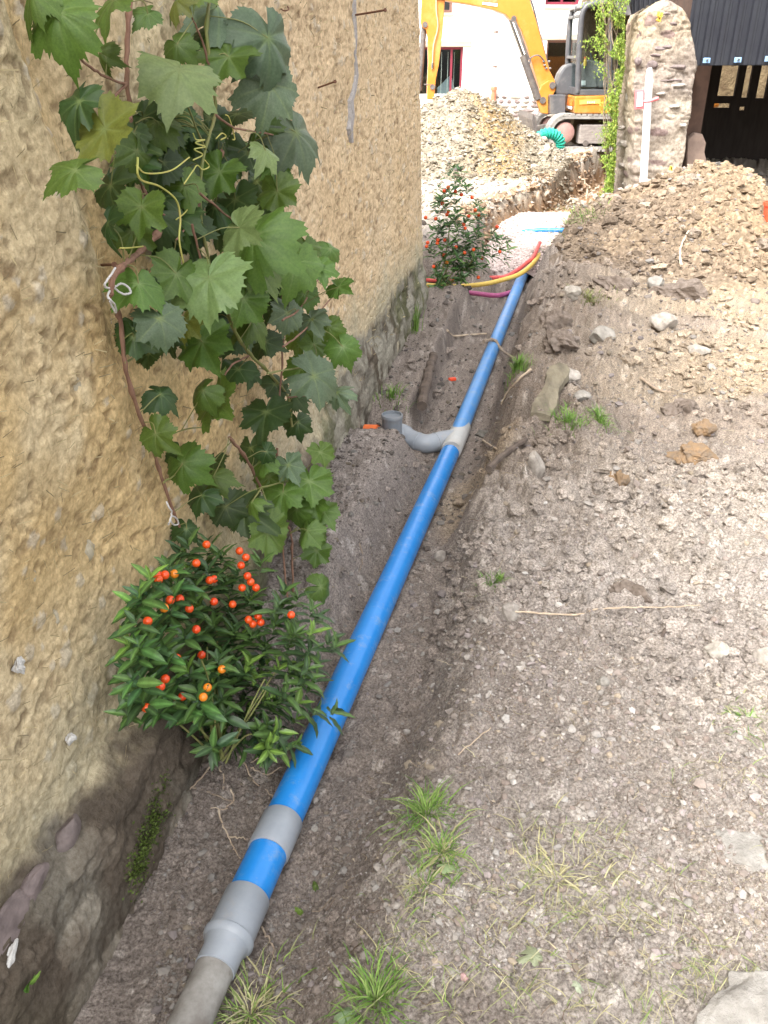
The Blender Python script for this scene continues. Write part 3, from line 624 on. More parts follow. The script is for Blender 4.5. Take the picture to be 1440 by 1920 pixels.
mb = MB(); mb.box((3, YH+2.4, 3), (18, .1, 7)); mb.box((3, YH+1.4, 6.6), (18.4, 3.2, .15)); mb.box((3, YH+1.4, -.2), (18, 2.6, .1)); mb.build('interior', M_DARKIN, farm)
for (x0, y0, x1, y1) in ((795, 77, 884, 87.5), (1012, 65, 1087, 74.5), (1020, 9.5, 1085, 17), (800, 24, 850, 30)):
    mb = MB(); mb.px([(x0, y0), (x1, y0-.5), (x1, y1), (x0, y1)], YH-.03, .12); mb.build('lintel', M_LINT, farm, bevel=.01)
def frame(h, w, name, bars=(), mt=M_REDF, yy=.12, par=farm):
    x0, x1, z0, z1 = h; mb = MB(); Yc = YH+yy
    for (a, b, c, d) in ((x0, x0+w, z0, z1), (x1-w, x1, z0, z1), (x0+w, x1-w, z0, z0+w), (x0+w, x1-w, z1-w, z1)): mb.box(((a+b)/2, Yc, (c+d)/2), (b-a, .07, d-c))
    for f_, ww in bars: mb.box((lerp(x0, x1, f_), Yc+.002, (z0+z1)/2), (ww, .066, z1-z0-2*w))
    f = mb.build(name, mt, par); f['label'] = 'brown wooden frame' if mt is not M_REDF else 'dark red wooden frame'
    g = MB().box(((x0+x1)/2, Yc+.01, (z0+z1)/2), (x1-x0-2*w-.004, .008, z1-z0-2*w-.004)).build('pane', M_GLASS, f); return f
M_BRF = mat('brown_jamb', (.13, .06, .045), (.17, .09, .07), rough=.7); frame(H1, .05, 'window_frame', [(.78, .05)]); frame(H2, .05, 'window_frame', [(.72, .04)], M_BRF); frame(H3, .06, 'window_frame', [(.5, .05)]); frame(H4, .06, 'window_frame', [], M_BRF)
for k in range(7):
    if k % 2 == 0:
        mb = MB(); mb.box((H1[1]-.18-.075*k, YH+.3, (H1[2]+H1[3])/2), (.012, .01, H1[3]-H1[2]-.2)); mb.build('curtain_cord', mat('cord', (.5, .5, .45)), farm)
mb = MB(); mb.px([(820, 165), (846, 140), (852, 165), (852, 195), (820, 195)], YH+.9, .1); mb.build('pale_chair', mat('pale_cloth', (.45, .55, .6), rough=.8), farm)
mb = MB(); mb.px([(848, -8), (850, -8), (850, 24), (848, 24)], YH-.02, .02)
for z_ in (0, 1): mb = mb
mb = MB(); P = [at_Y(934, -60, YH-.09), at_Y(928.5, 80, YH-.09), at_Y(926.2, 163, YH-.09)]; mb.tube(P, .045, 14); dp = mb.build('downpipe', mat('zinc', (.42, .41, .41), (.5, .5, .5), rough=.5, metal=.3), farm, smooth=True)
P = [at_Y(926.2, 163, YH-.09), at_Y(924.5, 194, YH-.09), at_Y(924.3, 215, YH-.09)]; mb = MB(); mb.tube(P, .058, 14); mb.tube([P[0], P[0]-Vector((0, 0, .07))], .075, 14); mb.build('downpipe_foot', mat('brick_red_plastic', (.62, .16, .09), rough=.5), farm, smooth=True, label='orange red lower end of the downpipe')
for y in (60, 125): 
    mb = MB(); p = at_Y(lerp(934, 926, (y+60)/220), y, YH-.09); mb.tube([p+Vector((0, 0, .012)), p-Vector((0, 0, .012))], .054, 14); mb.build('pipe_clip', M_RUST, farm)
# stone footing, stone by stone
rr = random.Random(4); k = 0
for row, (y, h) in enumerate([(179, 6), (187, 7), (195, 7), (203, 8), (212, 8), (221, 8), (230, 9)]):
    x = 868+rr.random()*8
    while x < 1060:
        w_ = rr.uniform(8, 26)
        c = at_Y(x+w_/2, y+h/2, YH-.02); k += 1
        rock_obj('footing_stone', 200+k, c, (w_/2/68*.92, .06, h/2/68*.95), M_SLATE if rr.random() < .55 else M_ROCK, None, farm, sub=1, rough=.15)
        x += w_+rr.uniform(1.5, 5)
mb = MB(); mb.px([(700, 176), (1100, 176), (1100, 262), (700, 262)], YH-.035, .03); mb.build('footing_mortar', M_MORTAR, farm)

# ---------------------------------------------------------------- excavator, side on, boom to the left
EY = 16.0
M_YEL = mat('machine_yellow', (.56, .19, .025), (.60, .22, .035), scale=6, rough=.38, spec=.5, dirt=(.55, .33, .12), dscale=2.5)
M_CAB = mat('charcoal_paint', (.075, .075, .08), (.10, .10, .105), scale=8, rough=.45, spec=.5, dirt=(.2, .18, .16), dscale=4)
M_RUB = mat('dusty_rubber', (.19, .175, .16), (.33, .31, .285), scale=8, rough=.95, bump=.4)
M_STEEL = mat('worn_steel', (.10, .085, .08), (.16, .14, .13), scale=14, rough=.6, metal=.3, dirt=(.25, .22, .18), dscale=6)
M_CHR = mat('chrome_rod', (.5, .5, .5), rough=.2, metal=1)
exc = thing('excavator', 'orange yellow mini excavator with charcoal cab, boom reaching left over the pale heap', 'excavator', (at_Y(1150, 272, EY).x, EY+.8, .2))
BY = EY+.62
def pp(name, pts, Y0, dY, mt, bevel=.012, label=None, par=exc): 
    return MB().px(pts, Y0, dY).build(name, mt, par, bevel=bevel, label=label)
boom = pp('boom', [(1012, 168), (1000, 128), (988, 86), (978, 58), (968, 42), (956, 36), (948, 27), (925, 18), (880, 8), (846, 3), (815, -4), (812, -34), (850, -30), (905, -34), (958, -34), (980, -20), (993, -2), (1003, 30), (1012, 62), (1022, 100), (1031, 133), (1041, 152), (1041, 166), (1030, 176), (1020, 177)], BY, .30, M_YEL)
MB().px([(906, -8), (933, -8), (933, 5.6), (906, 2.6)], BY-.008, .006).build('decal', mat('decal_orange', (.78, .17, .05), (.70, .28, .12), scale=40, rough=.4), boom)
MB().px([(905, 3.6), (933, 6.6), (932.5, 12.5), (904, 8.2)], BY-.010, .006).build('decal', mat('decal_white', (.8, .8, .78), rough=.4), boom)
for (x, y, rr_) in ((963, 35, .045), (1036, 160, .06)):
    p = at_Y(x, y, BY); MB().tube([p+Vector((0, -.03, 0)), p+Vector((0, .34, 0))], rr_, 16).build('pin', M_STEEL, exc, smooth=True)
arm = pp('dipper_arm', [(795, -40), (835, -40), (834, 0), (830, 60), (823, 120), (817, 150), (814, 187), (801, 186), (801, 160), (803, 120), (802, 70), (799, 56), (791, 50), (789, 42), (791, 0)], BY+.04, .22, M_YEL)
for (x, y) in ((797, 46), (811, 163)):
    p = at_Y(x, y, BY+.02); MB().tube([p, p+Vector((0, .28, 0))], .045, 14).build('pin', M_STEEL, exc, smooth=True)
MB().tube([at_Y(795, 158.5, BY+.05), at_Y(812, 159, BY+.05)], .012, 8).build('link', M_STEEL, exc)
MB().tube([at_Y(795, 52, BY+.15), at_Y(786, 170, BY+.15)], .05, 12).build('bucket_cylinder', M_STEEL, exc, smooth=True)
MB().tube(curve_pts([at_Y(818, -20, BY+.02), at_Y(818, 20, BY+.01), at_Y(821, 50, BY+.01), at_Y(813, 85, BY+.01), at_Y(811, 115, BY+.01), at_Y(810, 130, BY+.02)], 6), .011, 8).build('hydraulic_line', mat('hose_grey', (.45, .38, .25), rough=.5), exc, smooth=True)
MB().tube([at_Y(811, 118, BY+.015), at_Y(810.5, 127, BY+.015)], .022, 8).build('hose_fitting', M_CHR, exc)
MB().tube(curve_pts([at_Y(988, -20, BY+.1), at_Y(1000, 14, BY+.1), at_Y(1010, 55, BY+.1), at_Y(1019, 90, BY+.1), at_Y(1028, 125, BY+.1)], 6), .016, 8).build('hydraulic_line', M_CAB, exc, smooth=True)
MB().tube(curve_pts([at_Y(993, 120, BY-.06), at_Y(996, 108, BY-.06), at_Y(1010, 104, BY-.06), at_Y(1022, 116, BY-.02)], 6), .012, 8).build('hydraulic_line', M_CAB, exc, smooth=True)
for i, (x, y) in enumerate([(1019, 115), (1021, 122), (1024, 128), (1029, 115), (1031, 128)]):
    p = at_Y(x, y, BY-.01); MB().tube([p+Vector((-.02, -.01, 0)), p+Vector((.02, -.01, 0))], .016, 8).build('hose_fitting', M_CHR, exc)
c0, c1, c2 = at_Y(957, 40, BY-.05), at_Y(983, 112, BY-.05), at_Y(1009, 186, BY-.05)
MB().tube([c0, c1], .027, 14).build('cylinder_rod', M_CHR, exc, smooth=True)
MB().tube([c0+Vector((.08, 0, 0)), c1+Vector((.08, 0, 0))], .024, 14).build('cylinder_rod', M_STEEL, exc, smooth=True)
MB().tube([at_Y(980, 104, BY-.05), c2], [.062, .066], 16).build('boom_cylinder', M_STEEL, exc, smooth=True)
pp('king_post', [(1011, 172), (1016, 160), (1029, 151), (1040, 152), (1042, 168), (1038, 177), (1028, 180), (1028, 214), (1014, 212), (1006, 190), (1007, 184)], BY-.08, .12, M_YEL)
pp('king_post', [(1011, 176), (1029, 156), (1040, 157), (1042, 170), (1030, 182), (1030, 213), (1016, 211), (1008, 190)], BY+.28, .12, M_YEL)
for x, y in ((1018, 188), (1036, 160)):
    p = at_Y(x, y, BY-.11); MB().tube([p, p+Vector((0, .06, 0))], .055, 14).build('pin', M_STEEL, exc, smooth=True)
MB().tube(curve_pts([at_Y(1030, 186, BY), at_Y(1042, 186, BY), at_Y(1046, 196, BY), at_Y(1040, 204, BY), at_Y(1029, 200, BY)], 6), .035, 10).build('hose_loop', M_CAB, exc, smooth=True)
pp('front_frame', [(1032, 178), (1060, 178), (1060, 214), (1032, 214)], EY+.35, .9, M_CAB)
# turntable body
xb = lambda x, y: at_Y(x, y, EY).x
pp('side_panel', [(1078, 180), (1300, 176), (1320, 190), (1318, 205), (1290, 216), (1150, 213), (1078, 213)], EY, 1.55, M_YEL, bevel=.025)
MB().px([(1087, 188), (1126, 186.5), (1126, 194), (1087, 196)], EY-.012, .01).build('decal_strip', mat('pale_yellow_decal', (.80, .50, .14), (.80, .45, .08), rough=.4), exc)
for i, x in enumerate((1101, 1105, 1109, 1113)):               # washed out model figures on the panel
    MB().px([(x, 190), (x+2.6, 190), (x+1.8, 194), (x+.2, 194)] if i % 2 == 0 else [(x, 190), (x+2.2, 190), (x+2.2, 194), (x, 194)], EY-.016, .004).build('decal_figure', mat('decal_cream', (.85, .75, .5), rough=.5), exc)
MB().px([(1063, 189), (1073, 188), (1074, 200), (1064, 200)], EY+.2, .01)
mb = MB(); x_ = at_Y(1077.5, 190, EY).x-.012
mb.box((x_, EY+.35, zY(194, EY)), (.008, .45, .11)); mb.build('decal', mat('decal_red', (.75, .12, .03), (.8, .3, .05), scale=30, rough=.4), exc)
mb = MB(); mb.box((x_, EY+.35, zY(203, EY)), (.008, .45, .05)); mb.build('decal', MATS['decal_white'], exc)
pp('counterweight', [(1290, 130), (1340, 135), (1350, 200), (1292, 214)], EY+.1, 1.4, M_YEL, bevel=.04)
pp('engine_cover', [(1235, 100), (1330, 105), (1340, 180), (1235, 178)], EY+.08, 1.4, M_YEL, bevel=.04)
pp('underbody', [(1068, 214), (1290, 217), (1280, 226), (1080, 224)], EY+.25, 1.1, M_STEEL)
# cab
cabx0, cabx1 = at_Y(1090, 175, EY).x, at_Y(1240, 175, EY).x
def bar(name, pts, w, Y, mt=M_CAB, n=10, far_=0):
    P = curve_pts([at_Y(x, y, Y)+Vector((0, far_, 0)) for x, y in pts], 5); return MB().tube(P, w, n).build(name, mt, exc, smooth=True)
for Y, dx in ((EY+.05, 0), (EY+.05, .95)):
    bar('cab_pillar', [(1083, 174), (1085, 120), (1088, 60), (1091, 30), (1098, 14), (1112, 8), (1150, 4), (1200, 4)], .050, Y, far_=dx)
    bar('cab_pillar', [(1143, 172), (1144, 90), (1144, 8)], .04, Y, far_=dx)
    bar('cab_pillar', [(1238, 176), (1236, 90), (1226, 6)], .05, Y, far_=dx)
pp('cab_roof', [(1088, 14), (1100, 2), (1150, -4), (1225, -2), (1235, 6), (1230, 12), (1110, 11), (1094, 18)], EY+.02, 1.02, M_CAB, bevel=.02)
pp('cab_sill', [(1080, 168), (1240, 168), (1240, 179), (1079, 179)], EY+.02, 1.0, M_CAB)
mb = MB()
for y0, y1 in ((104, 110), (164, 178), (26, 32)): 
    a = at_Y(lerp(1091, 1083, (y0-26)/140), y0, EY); mb.box((a.x, EY+.53, (zY(y0, EY)+zY(y1, EY))/2), (.06, .95, abs(zY(y0, EY)-zY(y1, EY))))
mb.build('windscreen_frame', M_CAB, exc, bevel=.01)
a, b = at_Y(1091, 30, EY), at_Y(1084, 168, EY)
mb = MB(); mb.prism([a+Vector((.0, .08, 0)), b+Vector((0, .08, 0)), b+Vector((0, .98, 0)), a+Vector((0, .98, 0))], (.008, 0, 0)); mb.build('windscreen', M_GLASS, exc)
mb = MB(); mb.px([(1094, 22), (1139, 16), (1140, 170), (1090, 170)], EY+.05, .006); mb.build('door_pane', M_GLASS, exc)
mb = MB(); mb.px([(1148, 16), (1228, 14), (1232, 170), (1148, 170)], EY+.05, .006); mb.build('side_pane', M_GLASS, exc)
MB().px([(1060, 124), (1074, 118), (1084, 122), (1082, 178), (1050, 178), (1041, 178), (1043, 160), (1050, 138)], EY+.62, .4).build('front_cowl', M_CAB, exc, bevel=.03)
pp('seat_back', [(1160, 80), (1180, 76), (1192, 130), (1188, 152), (1165, 150)], EY+.3, .45, M_DARKIN, bevel=.03)
pp('seat_base', [(1120, 134), (1185, 132), (1188, 165), (1122, 165)], EY+.28, .5, mat('grey_cloth', (.13, .13, .125), rough=.9), bevel=.03)
pp('control_console', [(1092, 122), (1104, 112), (1118, 114), (1140, 120), (1140, 164), (1092, 164)], EY+.45, .18, mat('grey_console', (.17, .165, .155), (.22, .21, .2), rough=.6), bevel=.012)
bar('control_lever', [(1112, 118), (1108, 104), (1107, 98)], .014, EY+.5); bar('control_lever', [(1128, 118), (1131, 102), (1136, 96)], .014, EY+.6)
MB().px([(1090, 151), (1098, 151), (1098, 160), (1090, 160)], EY+.43, .006).build('sticker', MATS['decal_white'], exc)
MB().px([(1120, 140), (1124, 139), (1125, 152), (1121, 153)], EY+.43, .006).build('sticker', mat('yellow_sticker', (.75, .65, .05)), exc)
p = at_Y(1097, 116, EY+.4); MB().tube([p-Vector((0, 0, .06)), p+Vector((0, 0, .02)), p+Vector((0, 0, .025)), p+Vector((0, 0, .06))], [.03, .03, .022, .022], 10).build('bottle', mat('yellow_bottle', (.75, .5, .1), rough=.4), exc)
p = at_Y(1097, 110, EY+.4); MB().tube([p, p+Vector((0, 0, .03))], .022, 10).build('bottle_cap', M_ORANGEP, exc)
bar('mirror_arm', [(1080, 12), (1078, 22), (1074, 34)], .010, EY)
# tracks
def track(Y0, w_, vis):
    cx0, cx1 = at_Y(1060, 249, EY-.05).x, at_Y(1060, 249, EY-.05).x+2.05; z0 = zY(279, EY-.05)+.255; r_ = .245
    P = []
    for i in range(13): a = math.pi/2+math.pi*i/12; P.append((cx0+math.cos(a)*r_, z0+math.sin(a)*r_))
    for i in range(1, 20): P.append((lerp(cx0, cx1, i/20), z0-r_))
    for i in range(13): a = -math.pi/2+math.pi*i/12; P.append((cx1+math.cos(a)*r_, z0+.03+math.sin(a)*r_))
    for i in range(1, 20): P.append((lerp(cx1, cx0, i/20), z0+r_+.03-.015*math.sin(math.pi*i/20)-.03*i/20))
    n = len(P); V = []; fs = []
    for i, (x, z) in enumerate(P):
        nx, nz = x-P[i-1][0], z-P[i-1][1]; a, b = P[(i+1) % n], P[i-1]; t = Vector((a[0]-b[0], 0, a[1]-b[1])).normalized(); nn = Vector((-t.z, 0, t.x))*-1
        for (s_, yy) in ((.03, Y0), (.03, Y0+w_), (-.02, Y0+w_), (-.02, Y0)): V.append(Vector((x, yy, z))-nn*s_*-1)
    for i in range(n):
        for k in range(4): fs.append((4*i+k, 4*i+(k+1) % 4, 4*((i+1) % n)+(k+1) % 4, 4*((i+1) % n)+k))
    tr = MB().add(V, fs).build('track', M_RUB, exc)
    i = 0
    for i in range(n):
        x, z = P[i]; a, b = P[(i+1) % n], P[i-1]; ang = math.atan2(a[1]-b[1], a[0]-b[0]); nn = Vector((math.sin(ang), 0, -math.cos(ang)))
        MB().chbox(Vector((x, Y0+w_/2, z))+nn*.040, (.075, w_+.01, .035), .006, Matrix.Rotation(-ang, 3, 'Y')).build('track_pad', M_RUB, tr)
    y_ = Y0+.02
    for x, r2 in ((cx0, .17), (cx1, .19)): MB().tube([Vector((x, y_, z0)), Vector((x, y_+.02, z0)), Vector((x, y_+.03, z0)), Vector((x, y_+w_*.8, z0))], [r2*.6, r2*.9, r2, r2], 26).build('idler_wheel', mat('faded_red_steel', (.30, .16, .14), (.40, .24, .21), scale=9, rough=.8), exc, smooth=True)
    mb = MB(); mb.chbox(((cx0+cx1)/2+.04, y_+w_*.4, z0-.02), (1.62, w_*.7, .30), .02); mb.build('track_frame', mat('dusty_steel', (.20, .17, .155), (.30, .265, .24), scale=14, rough=.85, stretch=(1, 1, 3)), exc)
    for k in range(4): 
        x = lerp(cx0+.38, cx1-.4, k/3); MB().tube([Vector((x, y_-.01, z0-.17)), Vector((x, y_+.2, z0-.17))], .05, 14).build('track_roller', M_STEEL, exc, smooth=True)
track(EY-.05, .38, 1); track(EY+1.4, .38, 0)
bl = at_Y(1010, 240, EY+.9); MB().px([(1000, 214), (1006, 222), (1008, 250), (1004, 268), (1000, 268), (1001, 245), (998, 225)], EY+.05, 1.75).build('dozer_blade', M_STEEL, exc)
pp('blade_arm', [(1004, 236), (1060, 226), (1060, 236), (1004, 250)], EY+.5, .1, M_STEEL)
# green coil
P = []
for i in range(90):
    a = math.radians(200-i*3.4); P.append(at_Y(1027, 268, 15.45)+Vector((math.cos(a)*.22, .015*i/9-.06, math.sin(a)*.18-.03)))
o = MB().tube(P, [.085+.010*(1 if i % 4 < 2 else -1) for i in range(90)], 14).build('drainage_coil', mat('teal_plastic', (.02, .30, .22), (.03, .35, .26), rough=.4), None, smooth=False, loc=P[45]); tag(o, 'coil of ribbed teal green drainage pipe between the heap and the track', 'drain coil')

# ---------------------------------------------------------------- barn
PYB = 10.7
barn = thing('stone_barn', 'old stone barn with rounded rubble pier and dark ribbed metal cladding at the right', 'barn', at_z(1240, 400, -.1)+Vector((0, .5, 0)))
ys = A([-2, 3, 8, 14, 22, 40, 62, 90, 120, 160, 220, 300, 380, 440])
xl = A([1246, 1238, 1230, 1223, 1216, 1210, 1206, 1198, 1192, 1189, 1191, 1190, 1190, 1188]); xr = A([1250, 1262, 1270, 1278, 1283, 1290, 1295, 1300, 1304, 1300, 1292, 1281, 1268, 1262]); xbk = A([1215, 1200, 1192, 1186, 1181, 1176, 1173, 1170, 1167, 1162, 1157, 1151, 1147, 1145])
nr = 200; yr = np.concatenate([np.linspace(-2, 20, 40), np.linspace(21, 440, nr-40)]); nL, nF, nR = 26, 90, 26
V = []; col = []
for y in yr:
    z = zY(y, PYB); a = at_Y(float(np.interp(y, ys, xl)), y, PYB).x; b = at_Y(float(np.interp(y, ys, xr)), y, PYB).x
    d = (z-CAMZ)/11.9; xk = None
    # back edge: same height at Y=11.9
    yy2 = np.interp(z, [at_Y(720, q, 11.9).z for q in range(440, -300, -20)], list(range(440, -300, -20)))
    bk = at_Y(float(np.interp(y, ys, xbk)), float(yy2), 11.9).x
    for i in range(nL): t = i/nL; V.append((bk+(a-bk)*t, 11.9-1.2*t, z, -1, -.2))
    for i in range(nF): t = i/(nF-1); V.append((a+(b-a)*t, PYB-.06*math.sin(math.pi*t), z, (t-.5)*.6, -1))
    for i in range(1, nR+1): t = i/nR; V.append((b+.35*t, PYB+1.2*t, z, 1, -.1))
V = A(V); s_ = V[:, 0]+V[:, 1]*.8; z = V[:, 2]
cl, cid = clods(s_*3.4+.6*(fbm(s_*4, z*4, 2)), z*9+.4*fbm(s_*3, z*2, 2), .55); c2, cid2 = clods(s_*14, z*20, .6)
disp = .04*(fbm(s_*2.2, z*4.5+3, 4)-.5)*2+.010*cl+.006*c2+.018*(fbm(s_*12, z*18, 4)-.5)-.016*ss(.88, .98, ridge(s_*1.6, z*7+4, 4))
nn = np.hypot(V[:, 3], V[:, 4]); tp = ss(yr[0], yr[12], np.repeat(yr, nL+nF+nR))
V[:, 0] += V[:, 3]/nn*disp*tp; V[:, 1] += V[:, 4]/nn*disp
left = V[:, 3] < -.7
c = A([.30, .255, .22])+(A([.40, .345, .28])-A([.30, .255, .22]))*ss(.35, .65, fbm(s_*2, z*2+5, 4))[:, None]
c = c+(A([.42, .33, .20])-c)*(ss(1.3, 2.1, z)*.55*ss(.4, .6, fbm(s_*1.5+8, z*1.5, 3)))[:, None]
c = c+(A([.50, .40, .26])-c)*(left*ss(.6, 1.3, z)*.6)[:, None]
pu = (cl > .25)*(cid > .82); c = c+(A([.19, .12, .125])-c)*(pu*.75)[:, None]
c = c*(.85+.25*cid2*(c2 > .1)+.1*(c2 <= .1))[:, None]
nc_ = nL+nF+nR
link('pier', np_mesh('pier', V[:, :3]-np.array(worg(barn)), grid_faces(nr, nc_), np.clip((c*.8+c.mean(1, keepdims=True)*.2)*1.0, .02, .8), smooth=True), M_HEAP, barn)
for i, (x, y, w_, h_) in enumerate([(1223, 122, 20, 14), (1242, 91, 32, 9), (1250, 88, 22, 8), (1270, 126, 40, 8), (1255, 150, 52, 5), (1248, 26, 20, 6), (1262, 44, 16, 8), (1196, 115, 12, 14), (1230, 104, 20, 6)]):
    rock_obj('pier_stone', 300+i, at_Y(x, y, PYB-.035), (w_/2/145, .05, h_/2/145), M_SLATE, None, barn, sub=2, rough=.15)
for i, (x, y, w_, h_) in enumerate([(1180, 182, 14, 20), (1170, 270, 26, 12), (1165, 240, 16, 9), (1165, 310, 12, 12), (1175, 345, 18, 8), (1262, 200, 24, 10), (1278, 235, 16, 8), (1240, 175, 26, 8), (1264, 160, 40, 8)]):
    rock_obj('pier_stone', 330+i, at_Y(x, y, PYB-.02 if x > 1185 else 11.25), (w_/2/145, .07, h_/2/145), M_ROCK, None, barn, sub=2, rough=.2)
for (x, y) in ((1256, 323), (1165, 376), (1234, 38)):
    q = at_Y(x, y, PYB-.13); mb = MB()
    for k in range(5): mb.box(q+Vector((R.gauss(0, .012), 0, R.gauss(0, .03))), (.018, .05, .04), Matrix.Rotation(R.gauss(0, .6), 3, 'Y'))
    mb.build('paint_mark', mat('yellow_paint', (.55, .36, .05), rough=.8), barn)
M_CLAD = mat('dark_sheet_metal', (.022, .023, .030), (.028, .03, .037), scale=5, rough=.45, spec=.35, metal=.2)
a = at_Y(1288, 123, 10.98); bz = at_Y(1305, 123, 10.98).z; th = math.radians(0)
x = a.x-.05; kk = 0
while x < 9.2:
    mb = MB(); prof = []
    for k in range(4):
        xx = x+k*.163; prof += [(xx, 0), (xx+.030, 0), (xx+.042, -.032), (xx+.086, -.032), (xx+.098, 0), (xx+.128, -.004), (xx+.14, 0)]
    prof.append((x+.652, 0)); n_ = len(prof)
    sl = lambda xx: bz+(xx-a.x)*.012
    Vv = [(p[0], 10.98+p[1]+.003*(kk % 2), sl(p[0])) for p in prof]+[(p[0], 10.98+p[1]+.003*(kk % 2), 3.35) for p in prof]
    Vv += [(p[0], 10.981+p[1]+.003*(kk % 2), sl(p[0])) for p in prof]+[(p[0], 10.981+p[1]+.003*(kk % 2), 3.35) for p in prof]
    mb.add(Vv, [(i, i+1, n_+i+1, n_+i) for i in range(n_-1)]); mb.build('cladding_sheet', M_CLAD, barn)
    x += .652; kk += 1
mb = MB(); mb.box(((a.x+9.2)/2, 11.02, bz+.03), (9.2-a.x, .05, .06)); mb.build('sheet_rail', M_CLAD, barn)
for x_, y_ in ((1325, 113), (1383.5, 112), (1441, 110)):
    q = at_Y(x_, y_, 10.94); f = MB().chbox(q, (.085, .02, .055), .008).build('fixing_plate', mat('pale_blue_plastic', (.22, .36, .55), rough=.4), barn); MB().tube([q+Vector((0, -.012, 0)), q+Vector((0, -.03, 0))], .014, 8).build('bolt', M_CHR, f)
# verge of the roof behind the pier top
mb = MB(); mb.px([(1180, -60), (1300, -60), (1300, 0), (1262, -8), (1236, 2), (1212, 11), (1185, 28)], 11.25, .03); mb.build('eave_sheet', M_CLAD, barn)
for k in range(7): mb = MB(); mb.px([(1190+k*9, -60), (1193+k*9, -60), (1193+k*9, 22-k*4), (1190+k*9, 24-k*4)], 11.22, .03); mb.build('eave_rib', M_CLAD, barn)
mb = MB(); mb.px([(1153, 9), (1177, -6), (1184, 28), (1162, 27)], 11.20, .35); mb.build('eave_flashing', mat('grey_flashing', (.17, .16, .165), (.2, .19, .2), rough=.5), barn)
# dark inside: rear boards with gaps, side walls, roof
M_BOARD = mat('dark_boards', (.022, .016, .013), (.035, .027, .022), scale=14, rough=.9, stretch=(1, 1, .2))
hl = [hole(*q, 14.5) for q in ((1345, 116, 1377, 180), (1390, 116, 1402, 183), (1417, 116, 1434, 184), (1338, 194, 1369, 202), (1386, 200, 1397, 207))]
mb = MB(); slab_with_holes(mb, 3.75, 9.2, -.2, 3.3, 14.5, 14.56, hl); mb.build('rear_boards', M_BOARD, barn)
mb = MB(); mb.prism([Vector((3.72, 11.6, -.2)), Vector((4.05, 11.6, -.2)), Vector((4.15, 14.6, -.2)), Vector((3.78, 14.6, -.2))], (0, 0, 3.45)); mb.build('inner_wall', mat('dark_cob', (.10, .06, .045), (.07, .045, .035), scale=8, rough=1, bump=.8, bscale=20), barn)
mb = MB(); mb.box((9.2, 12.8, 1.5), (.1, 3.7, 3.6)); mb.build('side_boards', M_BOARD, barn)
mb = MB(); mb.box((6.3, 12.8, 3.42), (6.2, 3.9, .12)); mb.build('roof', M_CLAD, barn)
mb = MB(); mb.box((6.3, 17, 1.2), (5.6, .3, 3.0)); mb.build('rear_cob_wall', mat('far_cob', (.24, .18, .10), (.13, .09, .05), scale=5, rough=1, bump=1, bscale=9, dist=.05), barn)
o = MB().px([(1286, 345), (1290, 262), (1304, 249), (1318, 251), (1325, 268), (1322, 285), (1332, 330), (1334, 350)], 11.45, .14).build('leaning_stone', mat('pinkish_stone', (.20, .145, .12), (.27, .2, .16), scale=8, rough=.9, bump=.5, bscale=14), None, bevel=.03, smooth=False)
tag(o, 'pinkish upright stone slab with rounded top leaning inside the barn doorway', 'stone slab')
# white pipe leaning with clamp
pt, pb = at_Y(1217, 150, 10.46), at_Y(1204, 385, 10.36)
mb = MB(); dd = (pt-pb).normalized(); mb.tube([pb, pt, pt+dd*.02, pt+dd*.12], [.044, .041, .039, .026], 28); o = mb.build('white_pipe', mat('white_plastic', (.80, .80, .80), rough=.35), None, smooth=True, loc=pb); tag(o, 'white plastic pipe leaning upright against the stone pier', 'pipe')
cl_ = thing('red_clamp', 'small pinkish red framed panel clamped to the white pipe on the pier', 'clamp', at_Y(1201, 190, 10.42)); M_PR = mat('pink_red_paint', (.62, .16, .17), rough=.5)
q = [(1192, 169), (1209, 168), (1207.5, 204), (1190.5, 205)]; MB().px(q, 10.42, .05).build('frame', M_PR, cl_, bevel=.006)
MB().px([(1195.5, 173), (1205.5, 172.5), (1204.5, 199), (1194, 200)], 10.41, .02).build('panel', MATS['decal_white'], cl_)
MB().tube(curve_pts([at_Y(1206, 191, 10.38), at_Y(1218, 190, 10.36), at_Y(1234, 184, 10.36)], 4), .016, 10).build('bar', M_PR, cl_, smooth=True)
MB().tube([at_Y(1226, 187, 10.36), at_Y(1234.5, 184, 10.36)], .02, 10).build('grip', M_PR, cl_, smooth=True)
p = hit(1446, 412)[0]+Vector((0, -.03, .05)); mb = MB(); mb.tube([p-Vector((0, 0, .10)), p+Vector((0, 0, .07)), p+Vector((0, 0, .072)), p+Vector((0, 0, .10)), p+Vector((0, 0, .10)), p+Vector((0, 0, -.05))], [.072, .095, .105, .107, .095, .08], 28, axis=(0, 0, 1)); o = mb.build('red_bucket', mat('red_bucket', (.75, .10, .05), rough=.4), None, smooth=True, loc=p); tag(o, 'red plastic bucket half buried at the right edge of the brown heap', 'bucket')
